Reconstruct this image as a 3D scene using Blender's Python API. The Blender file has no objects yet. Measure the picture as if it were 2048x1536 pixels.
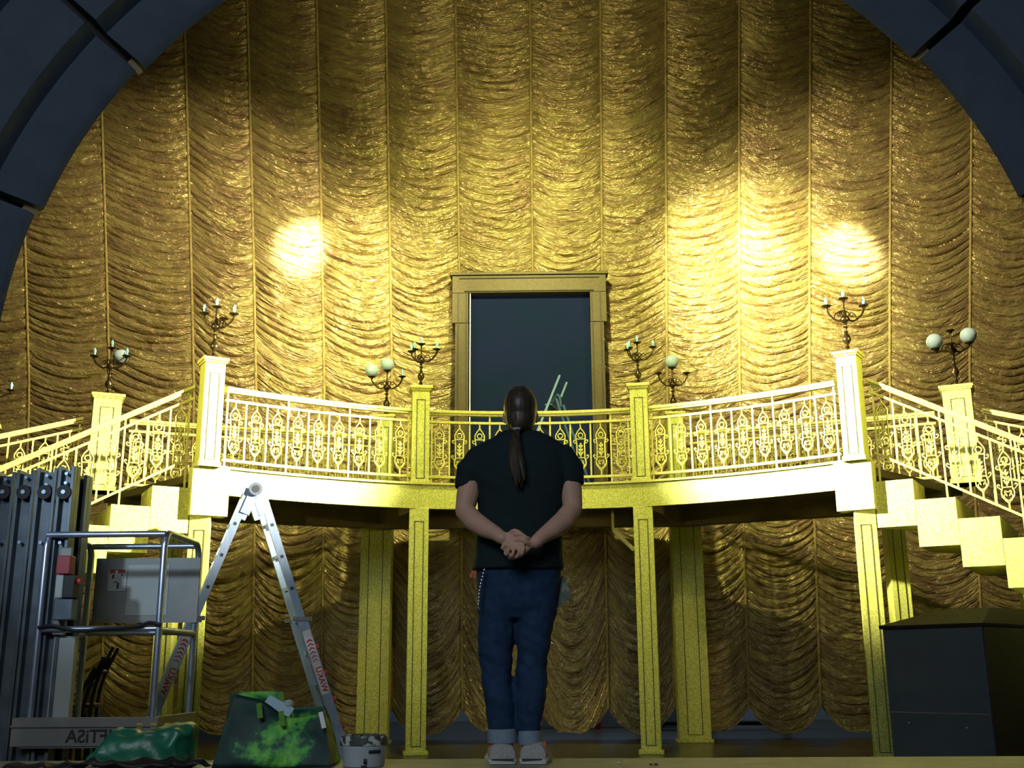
import bpy, bmesh, math, random
import numpy as np
from mathutils import Vector, Matrix, noise
random.seed(7)
PI = math.pi
S = bpy.context.scene
COL = S.collection
R_ = math.radians

# ------------------------------------------------------------------ camera
FPX = 2200.0
PITCH, YAW, ROLL = R_(14.45), R_(0.94), R_(0.36)
CAM = Vector((0, 0, .86))
fw = Vector((-math.sin(YAW)*math.cos(PITCH), math.cos(YAW)*math.cos(PITCH), math.sin(PITCH)))
r0 = Vector((math.cos(YAW), math.sin(YAW), 0))
u0 = r0.cross(fw)
RT = r0*math.cos(ROLL) - u0*math.sin(ROLL)
UP = u0*math.cos(ROLL) + r0*math.sin(ROLL)
def ray(px, py):
    return fw*FPX + RT*(px-1024) - UP*(py-768)
def at(px, py, Y):
    d = ray(px, py)
    return CAM + d*(Y/d.y)
def atz(px, py, z):
    d = ray(px, py)
    return CAM + d*((z-CAM.z)/d.z)
cd = bpy.data.cameras.new('camera')
cam = bpy.data.objects.new('camera', cd)
COL.objects.link(cam)
cd.sensor_width = 36
cd.lens = FPX/2048*36
cd.clip_end = 100
cam.matrix_world = Matrix(((RT.x, UP.x, -fw.x, CAM.x), (RT.y, UP.y, -fw.y, CAM.y), (RT.z, UP.z, -fw.z, CAM.z), (0, 0, 0, 1)))
S.camera = cam

# ------------------------------------------------------------------ objects
def tag(o, label=None, cat=None, group=None, kind=None):
    if label: o['label'] = label
    if cat: o['category'] = cat
    if group: o['group'] = group
    if kind: o['kind'] = kind
    return o
def thing(name, label, cat, loc=(0, 0, 0), rz=0, group=None):
    o = bpy.data.objects.new(name, None)
    o.empty_display_size = .1
    COL.objects.link(o)
    o.location = loc
    o.rotation_euler = (0, 0, rz)
    GROUPS = {'column': 'gold columns below the balcony and stairs', 'newel_post': 'posts along the balcony and stairs', 'railing': 'ornate railings of the balcony and stairs', 'candelabrum': 'candelabra standing on the posts', 'staircase': 'stairs at both ends of the balcony', 'stacking_chair': 'black stacked chairs behind the lift'}
    return tag(o, label, cat, group or GROUPS.get(name))
def link(name, me, mat=None, parent=None, loc=(0, 0, 0), rot=(0, 0, 0)):
    o = bpy.data.objects.new(name, me)
    COL.objects.link(o)
    if parent: o.parent = parent
    o.location = loc
    o.rotation_euler = rot
    if mat and not me.materials: me.materials.append(mat)
    return o
def finish(bm, name, smooth=True, angle=40):
    bmesh.ops.recalc_face_normals(bm, faces=bm.faces)
    me = bpy.data.meshes.new(name)
    bm.to_mesh(me)
    bm.free()
    if smooth:
        for p in me.polygons: p.use_smooth = True
        try: me.set_sharp_from_angle(angle=R_(angle))
        except Exception: pass
    return me
def obj(name, bm, mat, parent=None, loc=(0, 0, 0), rot=(0, 0, 0), smooth=True):
    return link(name, finish(bm, name, smooth), mat, parent, loc, rot)
def struct(name, bm, mat, parent=None, smooth=False):
    o = obj(name, bm, mat, parent, smooth=smooth)
    o['kind'] = 'structure'
    return o
BM = bmesh.new
def box(bm, c, s, rz=0, bevel=0, M=None):
    T = Matrix.Translation(Vector(c)) @ Matrix.Rotation(rz, 4, 'Z') @ Matrix.Diagonal((s[0], s[1], s[2], 1))
    if M: T = M @ T
    g = bmesh.ops.create_cube(bm, size=1, matrix=T)
    if bevel:
        es = {e for v in g['verts'] for e in v.link_edges}
        bmesh.ops.bevel(bm, geom=list(es), offset=bevel, segments=2, affect='EDGES', profile=.5)
    return bm
def ring_pts(c, a, b, n, p=2.0):
    out = []
    for i in range(n):
        t = 2*PI*i/n
        ct, st = math.cos(t), math.sin(t)
        if p != 2.0:
            ct = math.copysign(abs(ct)**(2/p), ct)
            st = math.copysign(abs(st)**(2/p), st)
        out.append(Vector(c) + a*ct + b*st)
    return out
def skin_rings(bm, rings, caps=True, closed=False):
    vs = [[bm.verts.new(p) for p in r] for r in rings]
    n = len(vs[0])
    m = len(vs)
    for k in range(m if closed else m-1):
        A, B = vs[k], vs[(k+1) % m]
        for i in range(n):
            bm.faces.new((A[i], A[(i+1) % n], B[(i+1) % n], B[i]))
    if caps and not closed:
        bm.faces.new(vs[0][::-1])
        bm.faces.new(vs[-1])
    return vs
def tube(bm, pts, r, n=8, flat=1.0, caps=True, rounded=False, p=2.0):
    pts = [Vector(q) for q in pts]
    rs = list(r) if isinstance(r, (list, tuple)) else [r]*len(pts)
    if rounded:
        d0 = (pts[0]-pts[1]).normalized()
        d1 = (pts[-1]-pts[-2]).normalized()
        A, B = pts[0].copy(), pts[-1].copy()
        ra, rb = rs[0], rs[-1]
        pts = [A+d0*ra*.95, A+d0*ra*.7] + pts + [B+d1*rb*.7, B+d1*rb*.95]
        rs = [ra*.3, ra*.72] + rs + [rb*.72, rb*.3]
    rings = []
    up = None
    for k, q in enumerate(pts):
        d = (pts[min(k+1, len(pts)-1)] - pts[max(k-1, 0)]).normalized()
        if up is None:
            up = Vector((0, 0, 1)) if abs(d.z) < .9 else Vector((0, 1, 0))
        a = d.cross(up).normalized()
        b = a.cross(d).normalized()
        up = b
        rings.append(ring_pts(q, a*rs[k], b*rs[k]*flat, n, p))
    skin_rings(bm, rings, caps)
    return bm
def spline(ps, n=6):
    ps = [Vector(q) for q in ps]
    P = [ps[0]*2-ps[1]] + ps + [ps[-1]*2-ps[-2]]
    out = []
    for i in range(1, len(P)-2):
        for k in range(n):
            t = k/n
            a, b, c, d = P[i-1], P[i], P[i+1], P[i+2]
            out.append(.5*((2*b)+(c-a)*t+(2*a-5*b+4*c-d)*t*t+(3*b-a-3*c+d)*t**3))
    out.append(ps[-1])
    return out
def lathe(bm, prof, c=(0, 0, 0), n=14):
    c = Vector(c)
    rings = [[c+Vector((r*math.cos(2*PI*i/n), r*math.sin(2*PI*i/n), z)) for i in range(n)] for r, z in prof]
    skin_rings(bm, rings)
    return bm
def ball(bm, c, r, sx=1, sy=1, sz=1, seg=16, M=None):
    T = Matrix.Translation(Vector(c)) @ Matrix.Diagonal((r*sx, r*sy, r*sz, 1))
    if M: T = T @ M
    bmesh.ops.create_uvsphere(bm, u_segments=seg, v_segments=seg//2+2, radius=1, matrix=T)
    return bm
def bar(bm, a, b, w, h, side=None):
    """rectangular bar from a to b; w across 'side', h across the other direction"""
    a, b = Vector(a), Vector(b)
    d = (b-a).normalized()
    s = Vector(side).normalized() if side else d.cross(Vector((0, 0, 1)) if abs(d.z) < .95 else Vector((0, 1, 0))).normalized()
    s = (s - d*s.dot(d)).normalized()
    t = s.cross(d).normalized()
    rings = [[q+s*w/2*i+t*h/2*j for i, j in ((-1, -1), (1, -1), (1, 1), (-1, 1))] for q in (a, b)]
    skin_rings(bm, rings)
    return bm
def ribbon(bm, pts, w, h, dz=0):
    """level-sided rail swept along a path (w across, h up)"""
    pts = [Vector(q)+Vector((0, 0, dz)) for q in pts]
    rings = []
    for k, q in enumerate(pts):
        d = pts[min(k+1, len(pts)-1)] - pts[max(k-1, 0)]
        d.z = 0
        d.normalize()
        s = Vector((d.y, -d.x, 0))
        z = Vector((0, 0, 1))
        rings.append([q+s*w/2*i+z*h/2*j for i, j in ((-1, -1), (1, -1), (1, 1), (-1, 1))])
    skin_rings(bm, rings)
    return bm
def prism(bm, poly, z0, z1):
    lo = [bm.verts.new((x, y, z0)) for x, y in poly]
    hi = [bm.verts.new((x, y, z1)) for x, y in poly]
    n = len(poly)
    for i in range(n):
        bm.faces.new((lo[i], lo[(i+1) % n], hi[(i+1) % n], hi[i]))
    bm.faces.new(lo[::-1])
    bm.faces.new(hi)
    return bm
def remeshed(bm, voxel, smooth=4, name='mesh'):
    me = finish(bm, name, False)
    o = bpy.data.objects.new('temporary', me)
    COL.objects.link(o)
    m = o.modifiers.new('r', 'REMESH')
    m.mode = 'VOXEL'
    m.voxel_size = voxel
    if smooth:
        k = o.modifiers.new('s', 'SMOOTH')
        k.factor = .5
        k.iterations = smooth
    dg = bpy.context.evaluated_depsgraph_get()
    out = bpy.data.meshes.new_from_object(o.evaluated_get(dg))
    out.name = name
    bpy.data.objects.remove(o)
    for p in out.polygons: p.use_smooth = True
    return out
def text_mesh(name, body, size, mat, parent, origin, xdir, ydir, offset=0, ext=.0008, bold=0.0):
    c = bpy.data.curves.new(name, 'FONT')
    c.body = body
    c.size = size
    c.extrude = ext
    c.offset = bold
    c.align_x = 'CENTER'
    c.align_y = 'CENTER'
    c.resolution_u = 3
    o = bpy.data.objects.new('temporary', c)
    COL.objects.link(o)
    dg = bpy.context.evaluated_depsgraph_get()
    me = bpy.data.meshes.new_from_object(o.evaluated_get(dg))
    bpy.data.objects.remove(o)
    X, Y = Vector(xdir).normalized(), Vector(ydir).normalized()
    N = X.cross(Y)
    for v in me.vertices:
        q = v.co.copy()
        v.co = Vector(origin) + X*q.x + Y*q.y + N*q.z
    me.materials.clear()
    return link(name, me, mat, parent)

# ------------------------------------------------------------------ materials
def mat(name, color, rough=.5, metal=0.0, spec=.5, var=None, bump=None, coat=0, emit=None, sheen=0, alpha=None, trans=0):
    m = bpy.data.materials.new(name)
    m.use_nodes = True
    nt = m.node_tree
    b = nt.nodes['Principled BSDF']
    b.inputs['Base Color'].default_value = (*color, 1)
    b.inputs['Roughness'].default_value = rough
    b.inputs['Metallic'].default_value = metal
    b.inputs['Specular IOR Level'].default_value = spec
    if sheen: b.inputs['Sheen Weight'].default_value = sheen
    if trans: b.inputs['Transmission Weight'].default_value = trans
    if coat: b.inputs['Coat Weight'].default_value = coat
    if emit:
        b.inputs['Emission Color'].default_value = (*emit[:3], 1)
        b.inputs['Emission Strength'].default_value = emit[3]
    tc = nt.nodes.new('ShaderNodeTexCoord')
    if var:   # (scale, colour b, low, high, detail, stretch)
        sc, c2, lo, hi = var[:4]
        n = nt.nodes.new('ShaderNodeTexNoise')
        n.inputs['Scale'].default_value = sc
        n.inputs['Detail'].default_value = var[4] if len(var) > 4 else 3
        if len(var) > 5:
            mp = nt.nodes.new('ShaderNodeMapping')
            mp.inputs['Scale'].default_value = var[5]
            nt.links.new(tc.outputs['Object'], mp.inputs[0])
            nt.links.new(mp.outputs[0], n.inputs['Vector'])
        else:
            nt.links.new(tc.outputs['Object'], n.inputs['Vector'])
        r = nt.nodes.new('ShaderNodeValToRGB')
        r.color_ramp.elements[0].position = lo
        r.color_ramp.elements[1].position = hi
        r.color_ramp.elements[0].color = (*color, 1)
        r.color_ramp.elements[1].color = (*c2, 1)
        nt.links.new(n.outputs['Fac'], r.inputs[0])
        nt.links.new(r.outputs[0], b.inputs['Base Color'])
    if bump:  # (scale, strength, distance)
        n = nt.nodes.new('ShaderNodeTexNoise')
        n.inputs['Scale'].default_value = bump[0]
        n.inputs['Detail'].default_value = 4
        nt.links.new(tc.outputs['Object'], n.inputs['Vector'])
        bp = nt.nodes.new('ShaderNodeBump')
        bp.inputs['Strength'].default_value = bump[1]
        bp.inputs['Distance'].default_value = bump[2]
        nt.links.new(n.outputs['Fac'], bp.inputs['Height'])
        nt.links.new(bp.outputs[0], b.inputs['Normal'])
    return m
M = {}
M['gold'] = mat('gold_glitter_paint', (.35, .355, .03), .42, .1, .5, (70, (.60, .61, .12), .38, .66, 4), (120, .35, .01))
M['goldrail'] = mat('gold_rail_paint', (.42, .39, .05), .38, .15, .5, (60, (.62, .58, .13), .35, .7, 3))
M['line'] = mat('dark_panel_line', (.030, .024, .004), .6)
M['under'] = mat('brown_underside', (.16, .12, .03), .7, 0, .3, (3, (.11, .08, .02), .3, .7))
M['bronze'] = mat('dark_bronze', (.050, .032, .010), .3, .8, .5, (40, (.10, .07, .018), .4, .7))
M['bulb'] = mat('pale_glass_bulb', (.26, .52, .54), .2, 0, .4)
M['globe'] = mat('opal_glass_globe', (.34, .46, .43), .12, 0, .5)
M['floor'] = mat('dark_stage_floor', (.045, .040, .022), .28, 0, .5, (2.5, (.030, .030, .022), .3, .7), (14, .06, .01))
M['plat'] = mat('forestage_boards', (.30, .31, .24), .5, 0, .4, (7, (.20, .23, .19), .35, .7, 5), (40, .2, .01))
M['arch'] = mat('blue_padded_fabric', (.075, .105, .145), .65, 0, .3, (5, (.06, .085, .125), .3, .7), (30, .15, .01))
M['black'] = mat('matte_black', (.012, .012, .012), .6)
M['wallb'] = mat('backstage_wall', (.30, .34, .40), .7, 0, .3, (1.2, (.24, .28, .34), .3, .7))
M['walls'] = mat('dark_side_wall', (.02, .022, .03), .8)
M['door'] = mat('dark_blue_board', (.009, .014, .046), .8, 0, .05, (1.3, (.006, .015, .036), .35, .65, 3))
M['frame'] = mat('antique_gold_frame', (.085, .062, .010), .5, .2, .3, (40, (.06, .046, .008), .4, .65))
M['alu'] = mat('brushed_aluminium', (.46, .58, .72), .34, .6, .5, (30, (.38, .50, .64), .35, .7, 3, (1, 1, .08)))
M['tubem'] = mat('galvanised_tube', (.42, .48, .60), .28, .75, .5, (9, (.55, .61, .72), .35, .7))
M['mast'] = mat('grey_mast_profile', (.15, .18, .20), .42, .5, .5, (8, (.09, .115, .135), .3, .7))
M['sheet'] = mat('dull_sheet_metal', (.26, .25, .23), .5, .4, .4, (3, (.20, .21, .20), .35, .65))
M['white'] = mat('white_label', (.80, .80, .80), .5)
M['paper'] = mat('grey_paper', (.42, .45, .42), .4, 0, .5, (4, (.36, .40, .37), .3, .7))
M['red'] = mat('red_plastic', (.62, .03, .03), .4)
M['dred'] = mat('dark_red_plastic', (.30, .02, .025), .45)
M['ink'] = mat('dark_ink', (.02, .02, .025), .6)
M['yellow'] = mat('yellow_tape', (.70, .55, .03), .5)
M['plank'] = mat('grey_toe_board', (.27, .26, .23), .55, .1, .4, (5, (.21, .205, .19), .35, .65))
M['skin'] = mat('skin', (.58, .36, .24), .55, 0, .35, (14, (.66, .37, .26), .35, .7), (160, .15, .003))
M['hair'] = mat('dark_brown_hair', (.035, .026, .016), .42, 0, .5, (30, (.085, .065, .035), .35, .75, 4, (1.6, 1.6, .12)))
M['shirt'] = mat('black_teal_cotton', (.014, .026, .028), .85, 0, .2, None, (300, .2, .002))
M['jeans'] = mat('blue_denim', (.014, .036, .085), .8, 0, .2, (26, (.024, .055, .115), .35, .7, 4), (420, .25, .002))
M['cuff'] = mat('pale_denim_inside', (.20, .26, .33), .85, 0, .2, (90, (.26, .32, .39), .35, .7))
M['shoe'] = mat('grey_mesh_shoe', (.36, .34, .32), .7, 0, .3, (80, (.46, .44, .41), .35, .7))
M['sole'] = mat('pale_rubber_sole', (.62, .60, .54), .6)
M['orange'] = mat('orange_red_overlay', (.62, .12, .05), .6)
M['chain'] = mat('silver_chain', (.7, .74, .8), .2, 1)
M['tarp'] = mat('green_plastic_sheet', (.012, .22, .12), .38, 0, .6, (4, (.02, .16, .085), .35, .7), (16, .3, .02))
M['lining'] = mat('pale_bag_lining', (.42, .50, .47), .6)
M['strap'] = mat('leaf_green_strap', (.12, .30, .03), .7)
M['blue'] = mat('pale_blue_plastic', (.45, .62, .72), .45)
M['bucket'] = mat('white_bucket_plastic', (.52, .56, .58), .45, 0, .5, (6, (.44, .49, .52), .35, .7))
M['grime'] = mat('paint_crusted_lid', (.06, .07, .06), .6, 0, .4, (22, (.55, .56, .52), .52, .58, 3), (30, .4, .02))
M['case'] = mat('dark_blue_cabinet', (.045, .065, .10), .5, 0, .4, (6, (.037, .055, .085), .3, .7))
M['lid'] = mat('dark_brown_lid', (.020, .013, .012), .8, 0, .1)
M['back'] = mat('pale_blue_vinyl', (.35, .45, .60), .4)
M['chair'] = mat('black_chair_plastic', (.016, .014, .012), .5)
M['tanstrip'] = mat('tan_fabric', (.34, .26, .12), .7)
def bag_material():
    m = mat('leaf_print_fabric', (.006, .05, .035), .6)
    nt = m.node_tree
    b = nt.nodes['Principled BSDF']
    tc = nt.nodes.new('ShaderNodeTexCoord')
    n1 = nt.nodes.new('ShaderNodeTexNoise')
    n1.inputs['Scale'].default_value = 5.0
    n1.inputs['Detail'].default_value = 5
    n1.inputs['Roughness'].default_value = .62
    n2 = nt.nodes.new('ShaderNodeTexNoise')
    n2.inputs['Scale'].default_value = 3.4
    n2.inputs['Detail'].default_value = 5
    mp = nt.nodes.new('ShaderNodeMapping')
    mp.inputs['Location'].default_value = (3.1, .4, 1.7)
    r1 = nt.nodes.new('ShaderNodeValToRGB')
    cr = r1.color_ramp
    cr.elements[0].position, cr.elements[0].color = .44, (.003, .035, .028, 1)
    cr.elements[1].position, cr.elements[1].color = .68, (.30, .75, .10, 1)
    e = cr.elements.new(.52)
    e.color = (.008, .085, .045, 1)
    e = cr.elements.new(.58)
    e.color = (.10, .45, .06, 1)
    r2 = nt.nodes.new('ShaderNodeValToRGB')
    r2.color_ramp.elements[0].position, r2.color_ramp.elements[0].color = .57, (0, 0, 0, 1)
    r2.color_ramp.elements[1].position, r2.color_ramp.elements[1].color = .68, (1, 1, 1, 1)
    mx = nt.nodes.new('ShaderNodeMixRGB')
    mx.inputs[2].default_value = (.025, .20, .17, 1)
    L = nt.links.new
    L(tc.outputs['Object'], n1.inputs['Vector'])
    L(tc.outputs['Object'], mp.inputs[0])
    L(mp.outputs[0], n2.inputs['Vector'])
    L(n1.outputs['Fac'], r1.inputs[0])
    L(n2.outputs['Fac'], r2.inputs[0])
    L(r2.outputs[0], mx.inputs[0])
    L(r1.outputs[0], mx.inputs[1])
    L(mx.outputs[0], b.inputs['Base Color'])
    return m
M['bag'] = bag_material()
M['cloth'] = mat('grey_green_cloth', (.16, .19, .14), .8, 0, .3, (30, (.30, .32, .27), .5, .65))
M['step'] = mat('dull_teal_metal', (.06, .12, .16), .5, .2)
def curtain_material():
    m = bpy.data.materials.new('gold_lame_curtain')
    m.use_nodes = True
    nt = m.node_tree
    L = nt.links.new
    b = nt.nodes['Principled BSDF']
    uv = nt.nodes.new('ShaderNodeUVMap')
    def nz(scale, detail, sx, sy, rough=.55):
        mp = nt.nodes.new('ShaderNodeMapping')
        mp.inputs['Scale'].default_value = (sx, sy, 1)
        n = nt.nodes.new('ShaderNodeTexNoise')
        n.inputs['Scale'].default_value = scale
        n.inputs['Detail'].default_value = detail
        n.inputs['Roughness'].default_value = rough
        L(uv.outputs[0], mp.inputs[0])
        L(mp.outputs[0], n.inputs['Vector'])
        return n
    c = nz(1, 4, 1.6, 6)
    r = nt.nodes.new('ShaderNodeValToRGB')
    r.color_ramp.elements[0].position, r.color_ramp.elements[0].color = .3, (.27, .18, .078, 1)
    r.color_ramp.elements[1].position, r.color_ramp.elements[1].color = .72, (.47, .385, .12, 1)
    L(c.outputs['Fac'], r.inputs[0])
    L(r.outputs[0], b.inputs['Base Color'])
    b.inputs['Metallic'].default_value = .55
    b.inputs['Roughness'].default_value = .24
    b.inputs['Specular IOR Level'].default_value = .6
    w = nz(1, 4, 3.6, 17, .6)
    w2 = nz(1, 3, 9, 44, .6)
    ad = nt.nodes.new('ShaderNodeMath')
    ad.operation = 'MULTIPLY_ADD'
    ad.inputs[1].default_value = .35
    L(w2.outputs['Fac'], ad.inputs[0])
    L(w.outputs['Fac'], ad.inputs[2])
    bp = nt.nodes.new('ShaderNodeBump')
    bp.inputs['Strength'].default_value = 1
    bp.inputs['Distance'].default_value = .085
    L(ad.outputs[0], bp.inputs['Height'])
    L(bp.outputs[0], b.inputs['Normal'])
    return m
M['curtain'] = curtain_material()
M['seam'] = mat('gold_seam_tape', (.20, .145, .035), .6, .1, .3, (22, (.34, .26, .065), .35, .7), (60, .5, .01))

# ------------------------------------------------------------------ setting
b = BM(); box(b, (0, 8, -.05), (26, 24, .1)); struct('floor', b, M['floor'])
PLZ, PLY = .435, 5.59
b = BM()
box(b, (0, (4.35+PLY)/2, PLZ/2), (16, PLY-4.35, PLZ), bevel=.012)
struct('trim_1', b, M['plat'])
b = BM(); box(b, (0, 19.05, 6), (26, .1, 12)); struct('wall_back', b, M['wallb'])
b = BM(); box(b, (-12.95, 12.5, 6), (.1, 13, 12)); struct('wall_left', b, M['walls'])
b = BM(); box(b, (12.95, 12.5, 6), (.1, 13, 12)); struct('wall_right', b, M['walls'])
b = BM(); box(b, (0, 12.5, 12.05), (26, 13, .1)); struct('ceiling', b, M['walls'])

# ------------------------------------------------------------------ proscenium arch
arch = thing('proscenium_arch', 'dark blue padded arch of stepped panels framing the stage', 'arch', (0, 8, 0))
AR = 4.087
acz = 2.967
prof = [(.42, .55), (0, .02), (.01, 0), (.05, -.04), (.40, -.10), (.44, -.26), (.48, -.28), (.95, -.40), (1.0, -.58), (1.6, -.72), (1.66, -.95), (2.6, -1.1), (4.6, -1.2), (4.6, .55)]
def arch_panel(a0, a1, dr):
    bm = BM()
    n = 10
    rings = []
    for k in range(n+1):
        a = a0+(a1-a0)*k/n
        e = dr*(k/n)
        rings.append([Vector(((AR+r+e)*math.cos(a), y, acz+(AR+r+e)*math.sin(a))) for r, y in prof])
    skin_rings(bm, rings)
    return bm
for i in range(9):
    a0, a1 = i*20, (i+1)*20
    left = a0 >= 80
    # each panel starts a little proud of the one above it, so the edge steps at the joints
    bm = arch_panel(R_(a0+.45), R_(a1-.45), .05 if not left else -.05)
    if left:
        for v in bm.verts:
            r = Vector((v.co.x, 0, v.co.z-acz))
            v.co += r.normalized()*.05
    obj('padded_panel', bm, M['arch'], arch)
for s in (-1, 1):
    bm = BM()
    rings = [[Vector((s*(AR+r), y, z)) for r, y in prof] for z in (0, acz-.03)]
    skin_rings(bm, rings)
    obj('padded_panel', bm, M['arch'], arch)
# dark liner that closes the joints
bm = BM()
rings = []
for k in range(41):
    a = PI*k/40
    rings.append([Vector((rr*math.cos(a), y, acz+rr*math.sin(a))) for rr, y in ((AR+.50, .5), (AR+.22, .2), (AR+.8, -.15), (AR+4.5, -.4), (AR+4.5, .5))])
skin_rings(bm, rings)
obj('joint_liner', bm, M['black'], arch)

for a_ in (20, 40, 140, 160):  # tan strips stand in for bits of curtain fabric in the gaps
    a_ = R_(a_)
    b = BM(); box(b, ((AR+.11)*math.cos(a_), .06, acz+(AR+.11)*math.sin(a_)), (.15, .02, .05), 0)
    bmesh.ops.rotate(b, cent=((AR+.11)*math.cos(a_), .06, acz+(AR+.11)*math.sin(a_)), matrix=Matrix.Rotation(-a_+.2, 3, 'Y'), verts=b.verts)
    o_ = obj('joint_strip', b, M['tanstrip'], arch, smooth=False); o_['label'] = 'tan strip of curtain fabric at the panel joint'

# ------------------------------------------------------------------ gold curtain
def vnoise(x, y, seed=0):
    xi, yi = np.floor(x).astype(int), np.floor(y).astype(int)
    xf, yf = x-xi, y-yi
    def h(a, c):
        v = np.sin(a*127.1+c*311.7+seed*74.7)*43758.5453
        return v-np.floor(v)
    u, v = xf*xf*(3-2*xf), yf*yf*(3-2*yf)
    return (h(xi, yi)*(1-u)+h(xi+1, yi)*u)*(1-v)+(h(xi, yi+1)*(1-u)+h(xi+1, yi+1)*u)*v
def cur_xy(X, z):
    """base sheet: the seams fan out towards the top, which leans forward a little"""
    k = 1+.0105*(z-5)
    y = 14.3-.13*np.maximum(z-4.5, 0)-.004*np.maximum(z-4.5, 0)**2
    return X*k, y
seam_px = [-260, -95, 60, 220, 388, 512, 648, 783, 920, 1066, 1204, 1332, 1477, 1617, 1777, 1937, 2095, 2260]
SX = [at(p, 600, 14.1).x for p in seam_px]
curtain = thing('festoon_curtain', 'huge gold ruched curtain with vertical seams filling the back of the stage', 'curtain', (0, 0, 0))
SWAG = [(.65, 1, .4), (.65, 1, .4), (.6, 1, .4), (.75, 1.15, .25), (.8, 1.35, .2), (.8, 1.35, .2), (.65, 1.05, .5), (.5, .8, .6), (.55, .8, .7), (.45, .7, .8), (.2, .3, 1.4), (.35, .5, .9), (.45, .9, .6), (.6, 1, .5), (.5, .7, 1.0), (.5, .8, .8), (.5, .8, .8)]
NC, NR, TOP = 24, 900, 11.6
rng = np.random.RandomState(3)
verts, faces, uvs = [], [], []
base = 0
hem_at = {}
for j in range(len(SX)-1):
    u = np.linspace(0, 1, NC+1)
    v = np.linspace(0, 1, NR+1)
    U, V = np.meshgrid(u, v)
    ul, Lh, rr = SWAG[j]
    sym = 1-(2*U-1)**2
    asy = np.where(U < ul, Lh*(1-np.clip(1-U/ul, 0, 1)**1.7), Lh-rr*np.clip((U-ul)/(1-ul), 0, 1)**1.9)
    mid = (SX[j]+SX[j+1])/2
    hemz = .06+.30*(1-sym)**1.3
    z0 = hemz+(TOP-hemz)*V
    ctr = math.exp(-(mid/1.6)**2)
    tz = np.clip((z0-2.3)/1.2, 0, 1)
    par = sym*(1-tz)+asy*tz
    A = .19+.06*rng.rand()+.08*(vnoise(z0*.6, z0*0+j*3.3, 5)-.5)
    A = A+ctr*.55*np.clip((2.7-z0)/1.2, 0, 1)
    X = SX[j]+(SX[j+1]-SX[j])*U
    wz = z0+A*par                       # height measured along the swag
    n1 = vnoise(U*1.1+j*9.1, wz*1.5, 1)-.5
    n2 = vnoise(U*5+j*5.7, wz*7, 2)-.5
    n3 = vnoise(U*3+j*2.7, wz*15, 3)-.5
    n4 = vnoise(U*1.1+j*1.7, wz*4.5, 6)-.5
    ph = PI*(wz/.128+n1*1.7+n4*1.0+j*.37)
    ph2 = PI*(wz/.057+n1*3.0+n2*1.1)
    env = .55+.45*np.sqrt(np.clip(np.sin(PI*np.clip(U, 0, 1)), 0, 1))
    a1 = .095*(.06+1.35*vnoise(U*1.7+j*4, wz*3.1, 8))
    a2 = .030*np.clip(-.3+1.9*vnoise(U*2.2+j, wz*4.1, 4), 0, 2)
    edge = np.minimum(1, np.minimum(U, 1-U)/.05)
    d = edge*env*(a1*(np.abs(np.sin(ph))**.36-.82)+a2*(np.abs(np.sin(ph2))**.45-.7)+.014*n3+.018*n2)+.03*sym
    X2, Y2 = cur_xy(X, z0)
    P = np.stack([X2, Y2-d, z0-.014*env*edge*np.sin(2*ph)], -1).reshape(-1, 3)
    verts.append(P)
    W = NC+1
    idx = (np.arange(NR)[:, None]*W+np.arange(NC)[None, :]).reshape(-1)
    faces.append(np.stack([idx, idx+1, idx+W+1, idx+W], -1)+base)
    uvs.append(np.stack([(X+j*.13).reshape(-1), wz.reshape(-1)], -1))
    base += len(P)
V_ = np.concatenate(verts)
F_ = np.concatenate(faces)
U_ = np.concatenate(uvs)
me = bpy.data.meshes.new('ruched_cloth')
me.vertices.add(len(V_))
me.vertices.foreach_set('co', V_.astype(np.float32).ravel())
me.loops.add(len(F_)*4)
me.loops.foreach_set('vertex_index', F_.astype(np.int32).ravel())
me.polygons.add(len(F_))
me.polygons.foreach_set('loop_start', np.arange(0, len(F_)*4, 4, dtype=np.int32))
me.polygons.foreach_set('loop_total', np.full(len(F_), 4, dtype=np.int32))
me.polygons.foreach_set('use_smooth', np.ones(len(F_), dtype=bool))
ul = me.uv_layers.new(name='UVMap')
me.update(calc_edges=True)
me.validate()
ul = me.uv_layers[0]
ul.data.foreach_set('uv', U_[F_.ravel()].astype(np.float32).ravel())
link('ruched_cloth', me, M['curtain'], curtain)
for j, x in enumerate(SX):
    bm = BM()
    pts = []
    for z in np.linspace(.36, TOP, 30):
        X2, Y2 = cur_xy(x, z)
        pts.append((float(X2), float(Y2)-.014, float(z)))
    tube(bm, pts, .017, 6, flat=.6)
    obj('seam_tape', bm, M['seam'], curtain)

# ------------------------------------------------------------------ balcony
ZB = 2.77            # balcony floor
RB, CYB = 4.54, 7.36
def arc(x, off=0.0):
    r = RB+off
    return Vector((x, CYB+math.sqrt(max(r*r-x*x, .01)), 0))
XI, XC = 1.205, 3.17          # inner and corner posts
RXI, RXC = 1.77, 4.79         # rear posts
PI_ = arc(XI); PC = Vector((XC, 10.56, 0))
def front(x):
    """plan of the balcony edge"""
    ax = abs(x)
    y = arc(min(ax, XI)).y if ax <= XI else None
    if y is None:
        t = (ax-XI)/(XC-XI)
        ya, yb = PI_.y, PC.y
        y = ya+(yb-ya)*t+.13*4*t*(1-t)
    return Vector((x, y, 0))
RI, RC = Vector((RXI, 13.2, 0)), Vector((RXC, 12.05, 0))
balcony = thing('balcony', 'gold painted curved balcony with pale lit fascia over dark underside', 'balcony', (0, 0, 0))
ptsF = [front(-XC+2*XC*k/40) for k in range(41)]
deck = [(p.x, p.y+.03) for p in ptsF] + [(RC.x+.02, RC.y+.2), (RI.x, RI.y+.15), (1.7, 13.95), (-1.7, 13.95), (-RI.x, RI.y+.15), (-RC.x-.02, RC.y+.2)]
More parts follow.
